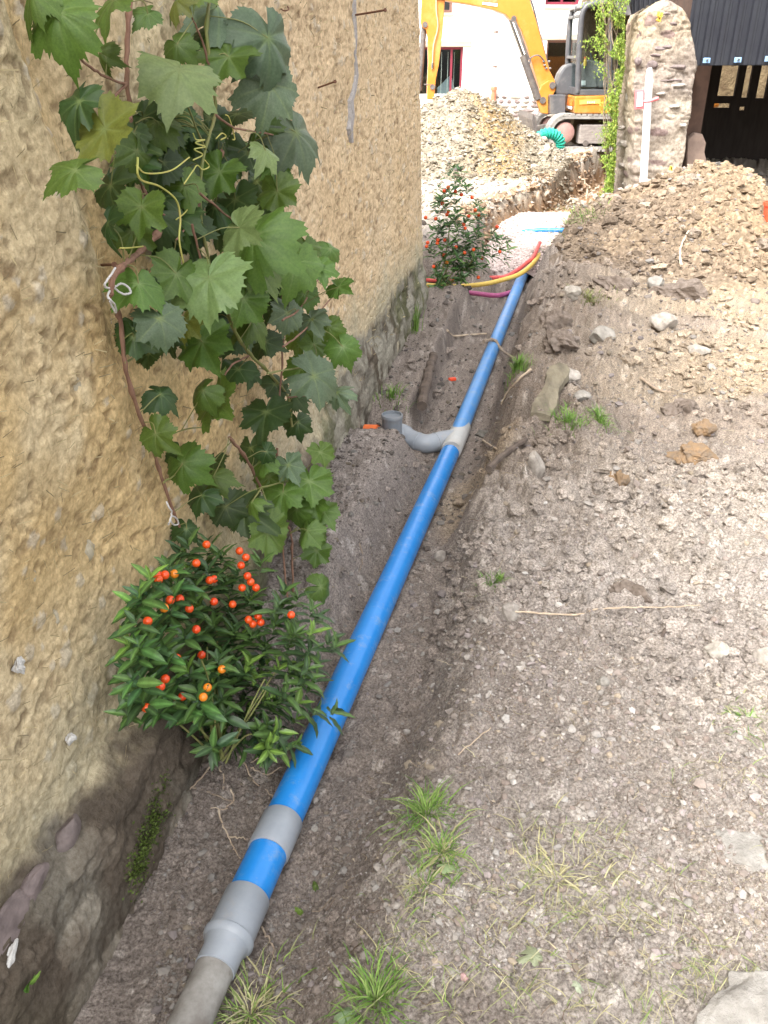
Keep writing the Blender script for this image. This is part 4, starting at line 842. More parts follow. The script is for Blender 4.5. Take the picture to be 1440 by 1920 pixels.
# ---------------------------------------------------------------- grapevine
IR = Vector((1, 0, 0)); IU = Vector((0, sn, cs)); IN = Vector((0, -cs, sn))       # right, up and toward the viewer's side
def grape_leaf(seed, notch=.4, fold=.10, curl=.2, tone='g'):
    r = np.random.default_rng(seed); NA = 96
    lob = [(0, 1.0, .42), (.92, .93, .40), (-.92, .93, .40), (1.95, .84, .55), (-1.95, .84, .55)]
    lob = [(a+r.normal(0, .05), L*(1+r.normal(0, .06)), w) for a, L, w in lob]
    th = np.linspace(-math.pi, math.pi, NA, endpoint=False)
    rr = np.full(NA, .70+.14*(1-notch))
    for a, L, w in lob: rr = np.maximum(rr, L*(1-(1-math.exp(-.5))*0)*np.exp(-np.abs((th-a)/w)**2.0*.55)) if True else rr
    rr = np.maximum(rr, .70); rr = np.convolve(np.concatenate([rr[-1:], rr, rr[:1]]), [.2, .6, .2], 'valid'); rr = rr*(1-.72*np.exp(-((np.abs(th)-math.pi)/.22)**2))
    saw = ((np.arange(NA) % 4) == 0)*.085-((np.arange(NA) % 4) == 3)*.03-.02+.03*np.sin(np.arange(NA)*2*math.pi/12+r.random()*6); rr = rr*(1+saw+r.normal(0, .025, NA))
    rings = [.0, .25, .5, .75, .9, 1.0]; V = [(0, 0, 0)]; col = []
    base = {'g': (.115, .195, .034), 'd': (.055, .105, .028), 'b': (.135, .195, .115), 'y': (.19, .23, .045), 'p': (.23, .32, .12)}[tone]  # the bluish tone holds sky reflection painted into the leaf colour, the dark one shade
    side = r.choice([-.25, 0, .15, .4, .8]); bow = r.uniform(-.25, .6); base = A(base); vein = A([.26, .34, .13]); va = A([a for a, _, _ in lob]); ph = r.random(4)*6
    dmin = np.min(np.abs(th[:, None]-va[None]), 1)
    col.append(vein*.8)
    for q in rings[1:]:
        for i in range(NA):
            ra = rr[i]*q; x = math.sin(th[i])*ra; y = math.cos(th[i])*ra
            z = fold*math.sin(min(dmin[i]*2.2, 1.5))*q+curl*(-(ra**2)*.6)+.07*math.sin(th[i]*3+ph[0])*q*q+.035*math.sin(th[i]*7+ph[1])*q**3-.10*max(y, 0)**2*curl*4
            z += -side*abs(x)**1.4-bow*y*y; V.append((x, y, z)); k = math.exp(-(dmin[i]*ra/.018)**2)*.38*(1-.5*q)
            t = .85+.25*math.sin(th[i]*9+ra*14+ph[2])*.4
            col.append(base*t*(1-k)+vein*k)
    F3 = [(0, 1+(i+1) % NA, 1+i) for i in range(NA)]; F4 = []
    for k in range(len(rings)-2):
        o = 1+k*NA
        for i in range(NA): F4.append((o+i, o+(i+1) % NA, o+NA+(i+1) % NA, o+NA+i))
    me = bpy.data.meshes.new('leaf'); me.from_pydata([tuple(v) for v in V], [], F3+F4)
    a = me.attributes.new('Col', 'FLOAT_COLOR', 'POINT'); a.data.foreach_set('color', [x for c in col for x in (*c, 1)])
    me.polygons.foreach_set('use_smooth', [True]*len(me.polygons)); me.materials.append(M_LEAF); me.update(); return me
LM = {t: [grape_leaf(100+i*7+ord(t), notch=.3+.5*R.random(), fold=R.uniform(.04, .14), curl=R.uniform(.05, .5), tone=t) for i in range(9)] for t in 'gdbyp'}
v0 = at_wall(350, 1050, .03)
vine = thing('grapevine', 'leafy grapevine tied up against the ochre cob wall', 'vine', v0)
#  x, y, size, tip angle (0 down, + to the right), tone, distance off the wall
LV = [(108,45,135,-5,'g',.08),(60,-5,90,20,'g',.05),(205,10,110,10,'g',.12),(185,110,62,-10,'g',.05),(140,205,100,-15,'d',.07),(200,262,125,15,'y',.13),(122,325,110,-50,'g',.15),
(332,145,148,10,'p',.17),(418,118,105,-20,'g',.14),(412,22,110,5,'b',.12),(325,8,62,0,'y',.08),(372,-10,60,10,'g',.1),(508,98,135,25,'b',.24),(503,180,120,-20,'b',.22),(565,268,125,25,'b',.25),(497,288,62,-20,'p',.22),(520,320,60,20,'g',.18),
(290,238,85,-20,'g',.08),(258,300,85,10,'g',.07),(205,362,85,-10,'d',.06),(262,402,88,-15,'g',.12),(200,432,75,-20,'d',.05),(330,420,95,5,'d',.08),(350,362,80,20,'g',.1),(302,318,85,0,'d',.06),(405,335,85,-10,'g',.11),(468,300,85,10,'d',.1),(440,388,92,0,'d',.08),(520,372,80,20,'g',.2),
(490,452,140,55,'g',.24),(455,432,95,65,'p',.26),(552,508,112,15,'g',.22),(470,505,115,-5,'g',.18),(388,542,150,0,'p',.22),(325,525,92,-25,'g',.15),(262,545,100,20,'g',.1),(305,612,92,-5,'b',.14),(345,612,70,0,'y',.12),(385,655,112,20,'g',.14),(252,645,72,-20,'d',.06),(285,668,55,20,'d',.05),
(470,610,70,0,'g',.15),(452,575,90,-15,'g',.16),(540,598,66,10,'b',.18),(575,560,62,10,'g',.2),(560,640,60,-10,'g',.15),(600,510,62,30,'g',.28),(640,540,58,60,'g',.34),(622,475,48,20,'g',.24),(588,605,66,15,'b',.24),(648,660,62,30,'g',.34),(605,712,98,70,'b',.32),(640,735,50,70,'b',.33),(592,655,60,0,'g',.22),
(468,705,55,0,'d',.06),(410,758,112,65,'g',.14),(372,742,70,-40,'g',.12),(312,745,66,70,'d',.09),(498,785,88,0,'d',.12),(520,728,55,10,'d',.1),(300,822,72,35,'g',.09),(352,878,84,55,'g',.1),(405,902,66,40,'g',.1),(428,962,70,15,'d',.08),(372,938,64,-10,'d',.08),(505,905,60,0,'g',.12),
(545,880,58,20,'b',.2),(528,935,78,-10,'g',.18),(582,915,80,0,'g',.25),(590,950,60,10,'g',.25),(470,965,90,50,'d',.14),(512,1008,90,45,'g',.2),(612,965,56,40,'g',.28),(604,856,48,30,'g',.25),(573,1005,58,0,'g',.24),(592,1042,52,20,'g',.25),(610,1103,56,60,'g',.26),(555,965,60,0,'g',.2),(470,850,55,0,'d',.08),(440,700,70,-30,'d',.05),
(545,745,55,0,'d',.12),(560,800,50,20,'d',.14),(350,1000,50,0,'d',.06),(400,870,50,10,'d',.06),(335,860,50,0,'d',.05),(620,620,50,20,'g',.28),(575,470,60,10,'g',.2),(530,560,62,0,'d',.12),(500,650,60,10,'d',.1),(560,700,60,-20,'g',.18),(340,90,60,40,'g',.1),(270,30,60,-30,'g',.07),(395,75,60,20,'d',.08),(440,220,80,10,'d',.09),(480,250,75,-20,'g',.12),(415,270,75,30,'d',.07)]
rr = random.Random(9)
for _ in range(70):                                            # leaves against the wall, shade put into their mostly dark tone
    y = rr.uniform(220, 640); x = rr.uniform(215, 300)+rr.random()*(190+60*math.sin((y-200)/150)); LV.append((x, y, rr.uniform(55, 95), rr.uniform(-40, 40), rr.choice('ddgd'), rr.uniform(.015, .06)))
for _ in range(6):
    y = rr.uniform(840, 1010); LV.append((rr.uniform(400, 600), y, rr.uniform(36, 56), rr.uniform(-50, 50), rr.choice('gdg'), rr.uniform(.05, .18)))
ST = []                                                        # stems: pixel polylines, off wall, radius
ST += [([(250,-30),(240,40),(238,150),(246,220),(258,300),(272,362),(296,408),(330,412)], .05, .0055), ([(415,285),(396,325),(375,362),(345,392),(318,415),(270,465),(235,495),(212,520),(208,550)], .07, .0085), ([(208,550),(226,600),(234,680),(256,760),(290,850),(306,905),(335,985),(362,1010)], .035, .0055),
 ([(395,-30),(388,60),(400,160),(404,215),(385,280),(376,350),(380,430),(400,520)], .10, .0045), ([(418,560),(440,620),(470,665),(505,700),(540,745),(548,800)], .12, .0055), ([(525,470),(532,600),(530,650),(528,700),(522,760)], .13, .004), ([(430,820),(462,860),(490,915),(520,960),(545,1000),(548,1060),(550,1125)], .10, .005), ([(520,840),(518,910),(528,980),(532,1050),(540,1130)], .13, .004)]
ST += [([(238,160),(190,140),(150,110),(110,60)], .06, .003), ([(238,155),(215,180),(185,200)], .06, .003), ([(375,362),(420,400),(450,425)], .14, .003), ([(330,412),(300,400)], .08, .003), ([(376,380),(345,430),(330,450)], .1, .003), ([(360,420),(380,500),(388,520)], .15, .003), ([(404,215),(440,240),(500,250),(540,260)], .17, .003), ([(400,150),(380,80),(360,30)], .11, .003),
 ([(540,745),(590,740),(620,735)], .2, .003), ([(470,665),(430,690),(400,745)], .1, .003), ([(530,650),(570,620),(620,560),(640,545)], .22, .003), ([(530,600),(560,580),(600,520)], .2, .003), ([(290,850),(330,810),(395,800)], .06, .0025), ([(306,905),(345,880)], .06, .0025), ([(490,915),(550,900),(590,905)], .16, .0028), ([(500,700),(560,690),(640,680)], .22, .0028), ([(545,1000),(580,970),(610,960)], .18, .0028), ([(235,680),(265,660)], .04, .0025), ([(256,620),(310,600)], .08, .0025), ([(246,220),(205,250)], .08, .003), ([(385,280),(330,150)], .12, .0028)]
spos = []
for i, (pts, off, r_) in enumerate(ST):
    P = curve_pts([at_wall(x, y, off) for x, y in pts], 6, wob=.0008, seed=i); m = len(P)
    rad = [r_*(1.05-.35*k/m)*(1+.12*math.sin(k*1.7)+(.35 if k % 11 == 5 and r_ > .004 else 0)) for k in range(m)]
    MB().tube(P, rad, 8).build('stem', M_STEM if r_ > .0029 and i not in (3, 4) else M_GSTEM, vine, smooth=True); spos += [tuple(p) for p in P]
spos = A(spos)
petiole = MB()
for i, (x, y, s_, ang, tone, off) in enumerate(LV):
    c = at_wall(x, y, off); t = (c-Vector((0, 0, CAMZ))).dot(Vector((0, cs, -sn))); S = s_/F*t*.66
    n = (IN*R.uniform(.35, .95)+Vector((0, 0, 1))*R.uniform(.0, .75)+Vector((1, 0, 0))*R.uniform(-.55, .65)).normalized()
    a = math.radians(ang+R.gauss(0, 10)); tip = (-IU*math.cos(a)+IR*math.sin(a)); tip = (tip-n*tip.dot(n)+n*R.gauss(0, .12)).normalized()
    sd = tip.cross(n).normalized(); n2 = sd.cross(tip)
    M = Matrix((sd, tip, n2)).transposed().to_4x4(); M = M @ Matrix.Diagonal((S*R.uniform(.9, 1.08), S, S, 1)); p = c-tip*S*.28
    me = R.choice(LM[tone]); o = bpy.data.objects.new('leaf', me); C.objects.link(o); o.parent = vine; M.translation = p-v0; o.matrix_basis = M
    j = int(np.argmin(((spos-np.array(p))**2).sum(1))); q = Vector(spos[j])
    if (q-p).length < .16: petiole.tube(curve_pts([q, (q+p)/2+Vector((.01, 0, .012)), p], 4), .0014, 5, caps=False)
o = petiole.build('petioles', M_GSTEM, vine, smooth=True); o['kind'] = 'stuff'
for i, pts in enumerate([[(258,295),(262,335),(300,350),(330,375),(338,410),(336,450),(345,500),(348,525)], [(256,310),(275,325),(320,320),(355,295)], [(362,250),(368,262),(384,262),(366,268),(385,275),(364,280),(380,290),(362,300)], [(384,300),(392,312),(380,318),(370,310),(362,320),(345,345)], [(423,215),(430,222),(440,258),(436,262)], [(405,260),(416,250),(424,256),(414,262)], [(440,585),(446,600),(448,640)], [(545,690),(560,665),(572,655),(585,655)], [(225,465),(240,465),(268,462)], [(330,412),(350,395),(370,360)]]):
    MB().tube(curve_pts([at_wall(x, y, .16 if i < 6 else .10) for x, y in pts], 7), [.0016 if i else .0022]*((len(pts)-1)*7+1), 6).build('tendril', M_TENDRIL, vine, smooth=True)
def string(lbl, pts, off, r_=.0022):
    P = curve_pts([at_wall(x, y, off+.01*math.sin(k)) for k, (x, y) in enumerate(pts)], 8, wob=.0004); o = MB().tube(P, r_, 6).build('string_tie', M_STRING, None, smooth=True, loc=P[0]); tag(o, lbl, 'string', 'white strings tying the vine'); return o
string('white string bow tied round the thick vine branch beside the upper leaves', [(216,502),(208,515),(198,530),(197,538),(206,540),(214,538),(228,532),(240,538),(245,548),(236,552),(224,548),(214,540),(206,545),(202,555),(206,562),(214,570),(218,584),(214,582),(206,565)], .075)
string('white string loop knotted at the lower end of the vine stem', [(312,940),(316,950),(322,960),(320,975),(326,984),(334,982),(331,972),(322,968),(318,978),(316,984)], .06)

# ---------------------------------------------------------------- berry bushes
def lance_leaf(seed, tone):
    r = np.random.default_rng(seed); nl = 8; V = []; col = []; bend = r.uniform(.05, .32); c1 = A({'d': (.045, .095, .034), 'g': (.075, .15, .04), 'l': (.14, .26, .05)}[tone])
    for i in range(nl+1):
        t = i/nl; w = .155*math.sin(math.pi*min(t**.85, 1))**.8+.006; wav = .02*math.sin(t*17+seed)
        for k, s_ in enumerate((-1, -.5, 0, .5, 1)):
            V.append((s_*w, t, abs(s_)*w*.35-bend*t*t+wav*abs(s_))); col.append(c1*(1.0 if k != 2 else 1.9)*(1+.1*math.sin(i*2.3+k)))
    Fs = [(i*5+k, i*5+k+1, i*5+k+6, i*5+k+5) for i in range(nl) for k in range(4)]
    me = bpy.data.meshes.new('leaf'); me.from_pydata(V, [], Fs); a = me.attributes.new('Col', 'FLOAT_COLOR', 'POINT'); a.data.foreach_set('color', [x for c in col for x in (*c, 1)])
    me.polygons.foreach_set('use_smooth', [True]*len(Fs)); me.materials.append(M_SHRUB); me.update(); return me, A(V), Fs, A(col)
LL = {t: [lance_leaf(i+1, t) for i in range(4)] for t in 'dgl'}
def inpoly(x, y, P):
    c = False; j = len(P)-1
    for i in range(len(P)):
        if (P[i][1] > y) != (P[j][1] > y) and x < (P[j][0]-P[i][0])*(y-P[i][1])/(P[j][1]-P[i][1])+P[i][0]: c = not c
        j = i
    return c
def bush(label, root, poly, tfun, ntip, nleaf, Llen, nparts, berries, br, seed, lights, stemr):
    r = random.Random(seed); b = thing('berry_bush', label, 'bush', root)
    xs = [p[0] for p in poly]; ys_ = [p[1] for p in poly]; tips = []
    while len(tips) < ntip:
        x, y = r.uniform(min(xs), max(xs)), r.uniform(min(ys_), max(ys_))
        if not inpoly(x, y, poly): continue
        tips.append((x, y, tfun(x, y, r)))
    cx, cy = sum(xs)/len(xs), sum(ys_)/len(ys_); LF = []
    trunk = root+Vector((0, 0, .02)); sb = MB()
    for k, (x, y, c) in enumerate(tips):
        mid = trunk.lerp(c, .5)+Vector((r.gauss(0, .02), r.gauss(0, .02), .03)); P = curve_pts([trunk+Vector((r.gauss(0, .008), r.gauss(0, .008), 0)), mid, c], 6)
        if k % 12 == 0: P_ = P[:len(P)*2//3]; sb.tube(P_, [stemr*(1-.6*i/len(P)) for i in range(len(P_))], 6, caps=False)
        ax_ = (P[-1]-P[-3]).normalized()*.6+Vector((0, 0, .35))+IN*.25; ax_.normalize()
        lt = r.random() < lights
        for i in range(nleaf):
            a = i*2.4+r.random()*.6; lev = i/nleaf; e1 = ax_.orthogonal().normalized(); e2 = ax_.cross(e1)
            out = (e1*math.cos(a)+e2*math.sin(a)); d = (out*(1.0-.5*lev)+ax_*(.15+.8*lev)+Vector((0, 0, -.25*(1-lev)))).normalized()
            L_ = Llen*r.uniform(.65, 1.15)*(1-.35*lev*lev); pos = c-ax_*Llen*.55*(1-lev)
            nrm = (ax_-d*ax_.dot(d)); nrm = nrm.normalized() if nrm.length > .05 else d.orthogonal().normalized(); sd = d.cross(nrm)
            M = Matrix((sd, d, nrm)).transposed().to_4x4() @ Matrix.Diagonal((L_*r.uniform(.85, 1.15), L_, L_, 1)); M.translation = pos
            LF.append((pos.y-L_*4-pos.z*.3, M, r.choice(LL['l' if lt and lev > .3 else r.choice('dggd')])))
    o = sb.build('stems', M_GSTEM, b, smooth=True)
    LF.sort(key=lambda q: q[0]); VV = []; FF = []; CC = []; n0 = 0
    for i, (_, M, (me, V, Fs, cc)) in enumerate(LF):
        if i < nparts: o = bpy.data.objects.new('leaf', me); C.objects.link(o); o.parent = b; M = M.copy(); M.translation = M.translation-root; o.matrix_basis = M
        else:
            Mn = np.array(M); VV.append(V@Mn[:3, :3].T+Mn[:3, 3]-np.array(root)); FF.append(A(Fs)+n0); CC.append(cc); n0 += len(V)
    if VV: o = link('foliage', np_mesh('foliage', np.concatenate(VV), np.concatenate(FF), np.concatenate(CC), True), M_SHRUB, b); o['kind'] = 'stuff'
    V0, F0 = ICO[3]
    for (x, y, t_) in berries:
        c = tfun(x, y, r, True); me = np_mesh('berry', V0*br*(1+.0*V0), F0, smooth=True); o = link('berry', me, {'r': M_BERRY, 'o': M_BERRYO}[t_], b, c)
        if t_ == 'o': o['label'] = 'half ripe orange berry'
    return b
poly1 = [(232,1345),(222,1290),(235,1180),(240,1130),(270,1080),(305,1035),(350,1000),(390,985),(455,995),(500,1060),(560,1110),(600,1150),(632,1180),(640,1215),(618,1300),(632,1330),(600,1370),(560,1400),(500,1420),(420,1425),(380,1390),(370,1340),(320,1320),(300,1340)]
def t1(x, y, r, front=False):
    ex = max(0, 1-((x-430)/240)**2-((y-1215)/260)**2); v = at_wall(x, y, .06)-Vector((0, 0, CAMZ)); o_ = Vector((0, 0, CAMZ))
    z1 = at_z(x, y, -.13)-o_; t = min(v.length, (2.62 if y > 1150 else 2.62-(1150-y)*.0006)-.16*min(max((x-430)/150, 0), 1), z1.length-.02)
    return o_+v.normalized()*(t-.02-.26*math.sqrt(ex)*(r.uniform(.9, 1.08) if front else r.uniform(-.1, 1.0)))
root1 = at_z(415, 1432, -.10)
B1 = [(294,1077,'r'),(327,1076,'o'),(387,1021,'r'),(449,1033,'r'),(461,1045,'r'),(368,1056,'r'),(401,1086,'r'),(393,1088,'r'),(464,1080,'r'),(470,1091,'r'),(454,1102,'r'),(480,1102,'r'),(337,1123,'r'),(319,1125,'r'),(308,1140,'o'),(401,1128,'r'),(436,1133,'r'),(484,1155,'r'),(489,1167,'r'),(474,1170,'r'),(466,1162,'r'),(546,1153,'r'),(277,1165,'r'),(368,1180,'r'),(378,1228,'r'),(355,1141,'r'),(301,1287,'r'),(310,1273,'r'),(342,1306,'r'),(381,1307,'o'),(389,1289,'o'),(416,1255,'o'),(274,1327,'r'),(331,1234,'r'),(297,1086,'r'),(309,1078,'r'),(452,1060,'r')]
bush('broad berry bush with shiny orange and red berries at the near wall foot', root1, poly1, t1, 225, 7, .067, 290, B1, .0108, 3, .17, .0032)
poly2 = [(800,500),(800,440),(815,400),(822,345),(845,310),(868,305),(880,345),(905,375),(930,420),(958,450),(955,480),(930,500),(900,500),(880,540),(850,570),(825,580),(808,545)]
def t2(x, y, r, front=False):
    p = at_Y(x, y, 7.0+(-.04 if front else r.uniform(-.14, .18))); return p
B2 = [(833,358,'r'),(840,351,'r'),(854,359,'r'),(865,365,'r'),(829,381,'r'),(838,402,'r'),(841,396,'r'),(840,423,'r'),(869,421,'r'),(872,428,'r'),(879,405,'r'),(891,394,'r'),(898,403,'r'),(885,370,'r'),(932,425,'r'),(937,472,'r'),(821,450,'r'),(820,456,'r'),(802,455,'r'),(800,462,'r'),(855,463,'r'),(888,468,'r'),(838,492,'o'),(813,500,'r'),(871,474,'r'),(904,484,'r'),(832,478,'r'),(798,408,'r'),(817,410,'r'),(897,520,'r'),(849,526,'r'),(808,582,'r'),(841,582,'r'),(829,593,'r'),(834,450,'r')]
root2 = at_Y(822, 598, 6.95); root2.z = float(ground_form(root2.x, root2.y))
bush('tall dark berry bush with small red berries beyond the wall corner', root2, poly2, t2, 150, 8, .085, 280, B2, .0150, 8, .03, .006)

# ---------------------------------------------------------------- pale climber on the barn pier
cl = thing('climbing_plant', 'pale green small leaved climber hanging down the left edge of the barn pier', 'climber', at_Y(1140, 390, 11.3)); rr = random.Random(21)
V = []; cc = []; edge = [(-40, 1085, 1200), (20, 1092, 1172), (60, 1085, 1172), (120, 1108, 1172), (170, 1128, 1164), (220, 1122, 1158), (260, 1124, 1155), (300, 1128, 1153), (350, 1128, 1150), (395, 1098, 1146), (402, 1096, 1140)]
ey = [e[0] for e in edge]; e0 = [e[1] for e in edge]; e1 = [e[2] for e in edge]
for k in range(15000):
    y = rr.uniform(-40, 402); a, b = np.interp(y, ey, e0), np.interp(y, ey, e1); x = b-(b-a)*abs(rr.gauss(0, .42))
    if fbm(A([x*.055]), A([y*.05]), 3)[0] < .33+.24*(b-x)/(b-a)+rr.gauss(0, .03): continue
    p = at_Y(x, y, 11.25+rr.gauss(0, .12)); s_ = rr.uniform(.016, .034); n = Vector((rr.gauss(0, 1), rr.gauss(-.6, .6), rr.gauss(.7, .6))).normalized(); d = Vector((rr.gauss(0, .5), rr.gauss(0, .4), -1)); d = (d-n*d.dot(n)).normalized(); w = d.cross(n)
    V += [p, p+d*s_*.5+w*s_*.28, p+d*s_*1.15, p+d*s_*.5-w*s_*.28]; g = A([.20, .30, .045])*rr.uniform(.55, 1.3) if rr.random() < .8 else A([.34, .38, .08]); cc += [g]*4
o = link('foliage', np_mesh('foliage', A(V)-np.array(worg(cl)), np.arange(len(V)).reshape(-1, 4), A(cc)), M_GRASS, cl); o['kind'] = 'stuff'
for k in range(9):
    P = []; x = rr.uniform(1148, 1166)
    for y in range(402, -40, -22): x = min(max(x+rr.gauss(0, 3.5), np.interp(y, ey, e0)+8), np.interp(y, ey, e1)); P.append(at_Y(x, y, 11.3+rr.gauss(0, .03)))
    MB().tube(P, .006, 5).build('stem', M_TWIG, cl, smooth=True)

# ---------------------------------------------------------------- grass tufts and litter
def blades(mb, c, n, L, spread, cols, r, lean=.8, w=.0035):
    for _ in range(n):
        a = r.random()*6.283; s_ = abs(r.gauss(0, spread)); px, py = c.x+math.cos(a)*s_, c.y+math.sin(a)*s_; b0 = Vector((px, py, float(ground_z(px, py))-.004))
        d = Vector((math.cos(a+r.gauss(0, .7)), math.sin(a+r.gauss(0, .7)), 0)); l = L*r.uniform(.45, 1.2); ln = lean*r.uniform(.3, 1.4); s2 = Vector((-d.y, d.x, 0))*w*.5
        P = [b0+d*l*ln*t*t*1.0+Vector((0, 0, l*(t-.45*ln*t*t*t*1.3))) for t in (0, .35, .7, 1)]; mb.cc = tuple(A(r.choice(cols))*r.uniform(.7, 1.25))
        mb.add([P[0]-s2, P[0]+s2, P[1]-s2*.9, P[1]+s2*.9, P[2]-s2*.6, P[2]+s2*.6, P[3]], [(0, 1, 3, 2), (2, 3, 5, 4), (4, 5, 6)])
GR = [(.12, .23, .045), (.19, .31, .07), (.26, .35, .11)]; DR = [(.46, .42, .24), (.38, .39, .2), (.5, .46, .30)]
rr = random.Random(31)
for (x, y, n, L, sp_, cols, lean, lbl) in [(800, 1530, 95, .075, .030, GR, 1.0, 'green grass tuft with drooping blades right of the upper grey coupling'),
    (830, 1600, 80, .06, .028, GR+DR[:1], 1.2, 'light green grass clump lying flat just below the drooping tuft'), (800, 1660, 70, .05, .045, GR+DR, 1.0, 'sparse yellowing grass patch below the flat grass clump'),
    (705, 1880, 130, .07, .045, GR, .9, 'bright green grass and weed tuft at the bottom edge right of the old pipe'), (470, 1905, 120, .075, .06, DR+GR[1:], 1.2, 'dry yellow grass fringe at the bottom edge beside the old pipe end'),
    (1045, 1650, 75, .055, .07, DR, 1.4, 'thin patch of straw coloured dead grass in the lower right earth'), (925, 1095, 60, .06, .03, GR[:2], .6, 'small green grass tuft on the trench bank right of the pipe'),
    (1065, 790, 120, .05, .05, GR[:2], .8, 'green turf scrap below the weathered plank on the bank'), (1122, 790, 90, .055, .035, GR[:2], .8, 'short green turf scrap right of the one under the plank'),
    (972, 690, 110, .07, .022, GR[:2], .5, 'green moss and grass hanging on the dark bank by the far pipe'), (1105, 562, 110, .04, .10, [(.16, .19, .06), (.22, .22, .09)], .8, 'olive green mossy patch at the front foot of the brown heap'),
    (1120, 400, 420, .17, .17, GR, .8, 'green grass clump at the foot of the barn pier and climber'), (1400, 1350, 40, .05, .05, DR+GR, 1.3, 'faint dry grass near the right edge beside a fallen leaf'), (735, 745, 45, .07, .04, GR[:2], .6, 'thin green weed at the wall foot behind the grey standpipe'),
    (780, 620, 40, .14, .03, GR[:2], .3, 'upright green grass blades at the far corner of the cob wall')]:
    c, t = hit(x, y); mb = MB(); blades(mb, c, int(n*1.7), .85*L*(1 if t < 3 else 1+.12*t), sp_*(1 if t < 4 else 1.2), cols, rr, lean, .0032*(1 if t < 3 else t/3.2)); o = mb.build('grass_tuft', M_GRASS, None, loc=c); tag(o, lbl, 'grass tuft', None, 'stuff' if sp_ > .04 else None)
mb = MB()
for _ in range(560):
    x, y = rr.uniform(720, 1440), rr.uniform(1440, 1920)
    if fbm(A([x*.008]), A([y*.01]), 3)[0] < .5: continue
    c = at_z(x, y, 0); blades(mb, c, 3, .04, .015, DR+GR[2:], rr, 1.8, .0018)
tag(mb.build('dry_grass_litter', M_GRASS, None), 'thin dead grass blades littered over the lower right soil', 'grass', kind='stuff')
mb = MB()
for k in range(420):                                           # root hairs, straws and splinters caught in the dug soil
    x, y = rr.uniform(600, 1440), rr.uniform(560, 1900); d = ray(x, y); c = at_z(x, y, 0)
    if c.x < pipe_x(c.y)+.12 and not (c.x < pipe_x(c.y)-.1 and c.y < 2.4): continue
    a = rr.random()*6.283; L_ = rr.uniform(.015, .06)*(.6+.25*c.y); P = []
    for j in range(5):
        px_, py_ = c.x+math.cos(a)*L_*(j-2)/4, c.y+math.sin(a)*L_*(j-2)/4; a += rr.gauss(0, .35); P.append((px_, py_))
    Pz = surf_z([p[0] for p in P], [p[1] for p in P]); zz = float(max(Pz)); mb.cc = tuple(A(rr.choice([(.30, .24, .17), (.16, .11, .075), (.40, .35, .25), (.22, .17, .12)]))*rr.uniform(.7, 1.2))
    mb.tube([Vector((p[0], p[1], max(z_, zz-.012)+.002)) for p, z_ in zip(P, Pz)], .0007*(.8+.35*c.y), 3, caps=False)
tag(mb.build('root_litter', M_STONEBIT, None), 'fine root hairs and straws scattered over the dug earth', 'roots', kind='stuff')
# moss on the wall foot
mb = MB()
for _ in range(1500):
    t = rr.random(); x = lerp(312, 250, t)+rr.gauss(0, 5+7*math.sin(t*9)**2); y = lerp(1480, 1650, t)+rr.gauss(0, 18)
    p = at_wall(x, y, .012+rr.random()*.01); s_ = rr.uniform(.0015, .004); mb.cc = tuple(A([.09, .13, .025])*rr.uniform(.4, 1.3)); n = Vector((rr.gauss(0, 1), rr.gauss(0, 1), rr.gauss(0, 1))).normalized(); w = n.orthogonal()*s_
    mb.add([p-w, p+n.cross(w)*.6, p+w, p-n.cross(w)*.6], [(0, 1, 2, 3)])
tag(mb.build('moss', M_GRASS, None), 'bright green moss streak along the damp foot of the cob wall', 'moss', kind='stuff')
f = at_wall(54, 1845, .015); sm = thing('fern_sprig', 'tiny green fern sprig growing from the dark wall foot at lower left', 'fern', f)
for k in range(9):
    a = rr.uniform(-.2, math.pi+.2); d = WN*.5+WT*math.cos(a)*.8+Vector((0, 0, math.sin(a)*.9)); d.normalize(); L_ = rr.uniform(.016, .034); nrm = WN-d*WN.dot(d); nrm.normalize(); M = Matrix((d.cross(nrm), d, nrm)).transposed().to_4x4() @ Matrix.Diagonal((L_*1.9, L_, L_, 1)); M.translation = Vector((0, 0, 0))
    o = bpy.data.objects.new('leaf', LL['l'][k % 4][0]); C.objects.link(o); o.parent = sm; o.matrix_basis = M

